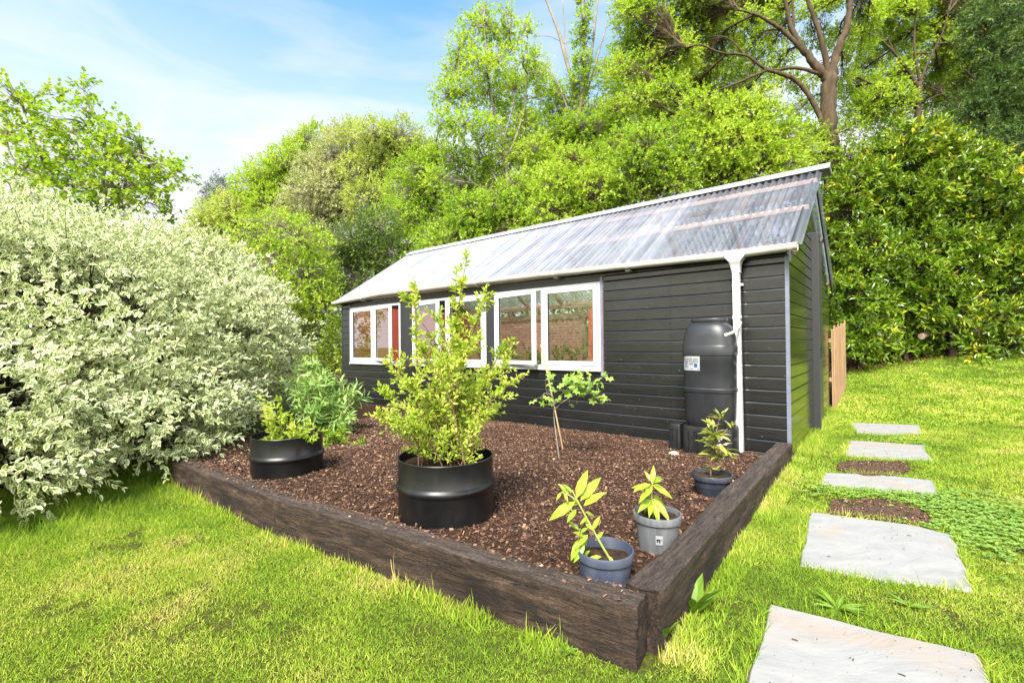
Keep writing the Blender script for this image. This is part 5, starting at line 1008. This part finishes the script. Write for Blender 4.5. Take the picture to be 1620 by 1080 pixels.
for lb, cs, Y, mt in (
  ('tall light green tree filling the gap between the ivy clad tree and the oak', [(960, 120, 30), (1000, 150, 36), (1000, 90, 30), (1040, 130, 36), (1080, 150, 34), (1090, 105, 30), (1130, 140, 34), (1160, 100, 28), (970, 190, 36), (1030, 190, 36), (1090, 200, 34), (1140, 190, 32), (1180, 150, 30), (1210, 120, 24), (950, 235, 34), (1050, 60, 28), (1115, 50, 26)], 20, 'spring'),
  ('tall fresh green tree right behind the sparse tree and the ivy clad tree', [(850, 200, 28), (870, 150, 24), (850, 110, 22), (840, 255, 34), (890, 230, 30), (820, 180, 24), (800, 225, 30), (760, 290, 34), (800, 130, 20), (865, 290, 34), (780, 180, 22)], 20.5, 'lime'),
  ('tall leafy tree beyond the dark limbs at the upper right', [(1480, 190, 30), (1520, 185, 30), (1400, 190, 26), (1370, 150, 24), (1350, 80, 24), (1560, 150, 34), (1600, 100, 40), (1590, 30, 40), (1540, 20, 30), (1440, 140, 24), (1500, 120, 28), (1620, 190, 40), (1390, 60, 22), (1420, 100, 22)], 20, 'mid'),
 ): tree('ash_tree', lb, 'tree', cs, Y, MT[mt], G_, trunk_r=.11, leaf=.10, shoot=.32, nl=10, dens=.95, hollow=.2, group=WOOD)
# big oak
tree('oak_tree', 'big spreading oak with a thick forked brown trunk above the gable of the shed', 'tree',
  [(1000, 20, 32), (1040, 55, 34), (1000, 75, 30), (985, 120, 28), (1030, 110, 32), (1075, 90, 32), (1070, 30, 30), (1110, 55, 32), (1110, 110, 26), (1150, 30, 30), (1145, 80, 28), (1060, 145, 28), (1100, 150, 24), (1185, 40, 26), (1190, 75, 22), (1010, 160, 26), (1225, 60, 20), (1240, 15, 22), (1290, 10, 22), (1370, 30, 24), (1360, 75, 20), (1250, 130, 18), (1265, 175, 16), (1330, 130, 14), (1300, 165, 15), (1310, 205, 16), (1180, 120, 18), (1215, 20, 22), (1320, -20, 40), (1100, -20, 44), (1200, -30, 44), (1020, -20, 40), (970, 175, 22), (1035, 190, 24), (1085, 190, 22), (1160, 5, 30), (1290, 60, 20), (1235, 95, 20), (1330, 60, 20), (1150, 160, 20), (1010, 5, 30), (1230, -10, 30), (1280, 130, 14), (1120, 20, 26)],
  14.2, MT['lime'], MT['oakbark'], base_px=1318,
  limbs=[([(1320, 330), (1314, 250), (1310, 190), (1311, 120)], 0.238, 0.210), ([(1311, 130), (1292, 105), (1268, 75), (1250, 40), (1240, -10)], 0.139, 0.049), ([(1270, 80), (1240, 50), (1210, 30), (1185, 20), (1160, 15)], 0.073, 0.021), ([(1312, 130), (1325, 80), (1340, 40), (1346, -20)], 0.132, 0.070), ([(1311, 120), (1300, 65), (1285, 20), (1270, -20)], 0.092, 0.042),
         ([(1306, 120), (1262, 108), (1215, 110), (1180, 88), (1140, 84), (1110, 72), (1085, 75)], 0.056, 0.021), ([(1304, 200), (1285, 160), (1262, 130), (1230, 115), (1208, 110)], 0.079, 0.049), ([(1212, 112), (1170, 130), (1130, 145), (1095, 155), (1065, 180)], 0.040, 0.014), ([(1180, 88), (1150, 60), (1120, 58)], 0.033, 0.010), ([(1255, 50), (1255, 15), (1250, -20)], 0.046, 0.021)],
  trunk_r=.3, leaf=.085, shoot=.26, nl=9, dens=1.3, hollow=.2, back=2.6, group=WOOD, twr=.007)
tree('bare_limbed_tree', 'tree right of the big oak with several dark forking limbs seen against the sky', 'tree',
  [(1395, 25, 26), (1430, 15, 28), (1470, 20, 28), (1510, 35, 26), (1400, 75, 22), (1440, 60, 22), (1480, 60, 24), (1515, 85, 26), (1370, 110, 20), (1410, 125, 24), (1440, 105, 18), (1485, 105, 22), (1345, 140, 20), (1375, 160, 24), (1420, 165, 24), (1510, 140, 26), (1540, 110, 22), (1470, 150, 22), (1450, -20, 40), (1530, 0, 30), (1545, 55, 24), (1360, 180, 24)],
  16.5, MT['lime'], MT['oakbark'], base_px=1452,
  limbs=[([(1452, 260), (1452, 180), (1455, 130)], 0.099, 0.084), ([(1454, 140), (1435, 110), (1415, 85), (1395, 65), (1360, 45)], 0.066, 0.021), ([(1455, 130), (1447, 80), (1448, 30), (1455, -20)], 0.046, 0.017), ([(1456, 130), (1470, 95), (1490, 55), (1500, 20)], 0.040, 0.014), ([(1450, 170), (1420, 143), (1385, 135), (1350, 120), (1335, 110)], 0.053, 0.014), ([(1418, 88), (1408, 68), (1405, 55)], 0.023, 0.010), ([(1440, 165), (1400, 150), (1380, 140)], 0.026, 0.010), ([(1465, 160), (1490, 150), (1510, 168), (1530, 175)], 0.026, 0.008)],
  leaf=.095, shoot=.26, nl=9, dens=1.35, hollow=.2, back=2.4, group=WOOD)
tree('yew_tree', 'dark yew with drooping feathery branches in the top right corner', 'tree',
  [(1585, 20, 30), (1615, 40, 32), (1560, 50, 26), (1600, 75, 30), (1640, 90, 40), (1570, 95, 26), (1605, 120, 30), (1545, 80, 20), (1580, 145, 30), (1625, 160, 36), (1550, 125, 22), (1600, 190, 34), (1560, 175, 28), (1650, 30, 40), (1540, 25, 20), (1660, 180, 50), (1575, 225, 34), (1620, 235, 36), (1530, 160, 22), (1545, 215, 30), (1620, -20, 50)],
  13.6, MT['yew'], MT['darkbark'], base_px=1585, limbs=[([(1575, 380), (1578, 240), (1585, 175), (1600, 90), (1610, 0)], .12, .05), ([(1578, 200), (1555, 150), (1540, 125), (1525, 110)], .06, .02), ([(1582, 180), (1605, 140), (1640, 110)], .06, .02), ([(1570, 210), (1545, 180), (1525, 160)], .05, .015), ([(1585, 170), (1575, 110), (1570, 60)], .05, .02)],
  leaf=.12, shoot=.36, nl=16, dens=1.5, ratio=.26, hollow=.2, droop=.55, twr=.006, dspread=.8)
# laurels along the far edge of the lawn
LG = 'laurel bushes along the far lawn edge'
la = [
 ('broad laurel with bright glossy leaves beside the gable and fence', [(1345, 300, 34), (1330, 340, 30), (1365, 340, 34), (1340, 385, 34), (1375, 390, 34), (1350, 430, 34), (1385, 440, 32), (1345, 475, 32), (1375, 490, 32), (1350, 525, 26), (1385, 535, 24), (1335, 545, 18), (1365, 548, 18), (1375, 285, 28), (1335, 510, 20)], 12.1),
 ('tall laurel with yellow leaf tips left of the dark hollow', [(1415, 225, 26), (1440, 220, 26), (1395, 260, 34), (1435, 265, 34), (1410, 310, 34), (1445, 320, 34), (1415, 360, 34), (1450, 370, 32), (1420, 410, 32), (1450, 430, 32), (1420, 465, 32), (1455, 490, 30), (1415, 528, 26), (1400, 548, 18), (1432, 550, 16), (1455, 545, 18), (1450, 525, 22)], 12.4),
 ('laurel with yellowing leaves above the log, in front of the dark hollow', [(1485, 250, 32), (1515, 255, 30), (1480, 300, 32), (1515, 310, 32), (1485, 350, 32), (1525, 350, 30), (1490, 400, 32), (1525, 395, 30), (1500, 440, 30), (1480, 480, 30), (1510, 490, 28), (1500, 525, 24), (1485, 545, 18), (1520, 548, 16), (1540, 440, 22), (1470, 220, 26)], 12.2),
 ('dark laurel at the right edge of the photo beyond the hollow', [(1560, 270, 32), (1600, 290, 34), (1560, 320, 32), (1610, 340, 36), (1570, 370, 30), (1615, 400, 36), (1580, 420, 26), (1630, 460, 40), (1600, 500, 26), (1640, 530, 30), (1575, 540, 18), (1605, 545, 22), (1545, 550, 14), (1660, 400, 50), (1590, 455, 20), (1545, 400, 20)], 11.8),
]
for lb, cs, Y in la: tree('laurel_bush', lb, 'bush', cs, Y, MT['laurel'], MT['darkbark'], trunk_r=.08, leaf=.165, shoot=.30, nl=8, dens=.85, tmpl=OVAL, ratio=.40, group=LG, dspread=.55, up=.5, hollow=.45, jit=.5)
# dim thicket behind the laurels, and the fallen log under them
g = Geo(); lf = Geo(); n = 5200; X = rng.uniform(5.5, 22, n); B = np.stack([X, hedge_line(X) + rng.uniform(1.6, 3.8, n), np.zeros(n)], 1); B[:, 2] = ground_z(B[:, 0], B[:, 1]) + rng.random(n) ** 1.1 * 6.2
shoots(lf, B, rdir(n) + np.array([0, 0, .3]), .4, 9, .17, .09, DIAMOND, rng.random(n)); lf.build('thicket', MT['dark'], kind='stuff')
lf = Geo(); n = 6500; t = rng.random(n); X = rng.uniform(-17, 7, n); Yb = 15.5 + rng.uniform(0, 5, n) + np.where(X < -4, 3, 0); B = np.stack([X, Yb, np.zeros(n)], 1); B[:, 2] = ground_z(X, Yb) + rng.random(n) * 4.6
shoots(lf, B, rdir(n) + np.array([0, 0, .3]), .45, 9, .18, .10, DIAMOND, rng.random(n)); lf.build('undergrowth', MT['mid'], kind='stuff')
a = at(1458, 532, 12.0); g = Geo(); P = bez([a, a + np.array([.3, .1, .08]), a + np.array([.75, .3, .1])], 6); g.tube(P - a, .085, 12); o = g.build('fallen_log', MT['bark'], smooth=True, loc=a); tag(o, 'short fallen log with a pale orange cut end under the laurels', 'log')
e = Geo(); e.lathe([(.0, 0), (.08, 0)], 12, (0, 0, 0)); 
for q in (0, -1):
    dirn = unit((P[1] - P[0])[None])[0] if q == 0 else unit((P[-2] - P[-1])[None])[0]
    cc = Geo(); A_ = P[q] - a - dirn * .004; cc.tube([A_, A_ - dirn * .006], .078, 14); cc.build('cut_end', MT['purlin'], o)

# ================================================================== VARIEGATED DOGWOOD
base = np.array([-4.9, 5.4, 0]); DW = plant_thing('variegated_dogwood', 'huge white variegated dogwood bush spilling over the lawn on the left', 'bush', base)
lobes = [(-4.75, 4.0, .85, 1.35, 1.05, .75), (-5.1, 5.2, 1.45, 1.7, 1.4, 1.25), (-4.55, 6.6, 1.25, 1.35, 1.3, 1.15), (-5.9, 6.9, 2.0, 1.6, 1.5, 1.25), (-4.0, 5.2, .75, .85, 1.1, .65), (-6.2, 4.7, 1.75, 1.6, 1.3, 1.25), (-4.15, 3.45, .42, .8, .62, .40), (-5.0, 7.3, 1.9, 1.3, 1.2, .95), (-5.2, 3.3, .8, 1.1, .7, .7), (-6.9, 6.0, 2.2, 1.3, 1.4, 1.15), (-3.6, 4.55, .48, .6, .6, .42)]
lf = Geo(); st = Geo(); sk = Geo()
for cx_, cy_, cz_, rx, ry, rz_ in lobes:
    area = 4 * math.pi * ((rx * ry + rx * rz_ + ry * rz_) / 3); n = int(area * 112); d = rdir(n); d = d[(d[:, 2] > -.75)]; n = len(d)
    bumps = .80 + .40 * vnoise(d[:, 0] * 2.6 + cx_ * 3, d[:, 1] * 2.6 + d[:, 2] * 2.9 + cy_, 1.4, 2)
    B = np.array([cx_, cy_, cz_]) + d * np.array([rx, ry, rz_]) * (bumps * (.62 + .38 * rng.random(n) ** .5))[:, None]
    # keep shoots that are near the outside of the whole bush
    dep = np.full(n, 9.)
    for ox, oy, oz, a, b_, c in lobes: dep = np.minimum(dep, np.sqrt(((B - np.array([ox, oy, oz])) ** 2 / np.array([a, b_, c]) ** 2).sum(1)))
    k = (dep > .5) & (B[:, 2] > .05); B, d = B[k], d[k]; n = len(B)
    dirs = d * np.array([1, 1, .35]) + rdir(n) * .45 + np.array([0, 0, .05]); L_ = rng.uniform(.16, .32, n)
    tn = np.clip(rng.normal(.5, .16, n) + .3 * (vnoise(B[:, 0] * 2, B[:, 1] * 2 + B[:, 2] * 2, 1, 4) - .5), 0, 1)
    shoots(lf, B - base, dirs, L_, 12, .066, .034, VARI, tn, up=.75, spread=.9, stem=st, stem_r=.0025, jit=.35)
    m_ = rng.random(n) < .10; src = np.stack([np.full(m_.sum(), cx_), np.full(m_.sum(), cy_), np.full(m_.sum(), cz_ * .4)], 1) * .6 + np.array([base[0], base[1], .1]) * .4; twigs(sk, src + rng.normal(size=src.shape) * .12 - base, B[m_] - base, .010, sag=.12)
# long arching sprays that break the outline
for cx_, cy_, cz_, rx, ry, rz_ in lobes:
    n = 26; d = rdir(n); d[:, 2] = np.abs(d[:, 2]) * .9 - .15; d = unit(d); B = np.array([cx_, cy_, cz_]) + d * np.array([rx, ry, rz_]) * .93
    dep = np.full(n, 9.)
    for ox, oy, oz, a, b_, c in lobes: dep = np.minimum(dep, np.sqrt(((B - np.array([ox, oy, oz])) ** 2 / np.array([a, b_, c]) ** 2).sum(1)))
    k = dep > .85; B, d = B[k], d[k]; n = len(B)
    if n: shoots(lf, B - base, d * np.array([1, 1, .7]) + np.array([0, 0, .35]) + rdir(n) * .3, rng.uniform(.35, .65, n), 18, .066, .034, VARI, rng.uniform(.35, .7, n), up=.75, spread=.9, stem=st, stem_r=.004, jit=.35)
for k in range(34):
    lx = lobes[k % len(lobes)]; a = np.array([rng.normal(0, .35), rng.normal(0, .35), -.05]); b = np.array([lx[0], lx[1], lx[2]]) - base + rng.normal(size=3) * np.array(lx[3:]) * .35; sk.tube(arching(a, b, .25, 7), np.linspace(.022, .007, 15), 6)
lf.build('foliage', MT['vari'], DW, rim=VARI_RIM); sk.F += [f + sk.n for f in st.F]; sk.V += st.V; sk.T += st.T; sk.n += st.n; sk.build('branches', MT['darkbark'], DW)

# ---- hedge behind the camera, mirrored in the window panes
lf = Geo(); n = 4200; ux = rng.uniform(-24, 5, n); uv = -13.5 + rng.uniform(0, 1.3, n) - .12 * ux; B = np.array([S(a, b, 0) for a, b in zip(ux, uv)]); B[:, 2] = rng.random(n) ** .8 * 4.6
shoots(lf, B, rdir(n) + np.array([0, 0, .3]), .4, 9, .2, .11, DIAMOND, rng.random(n)); o = lf.build('garden_hedge', MT['lime']); tag(o, 'leafy green garden hedge behind the viewer, mirrored in the window panes', 'hedge')
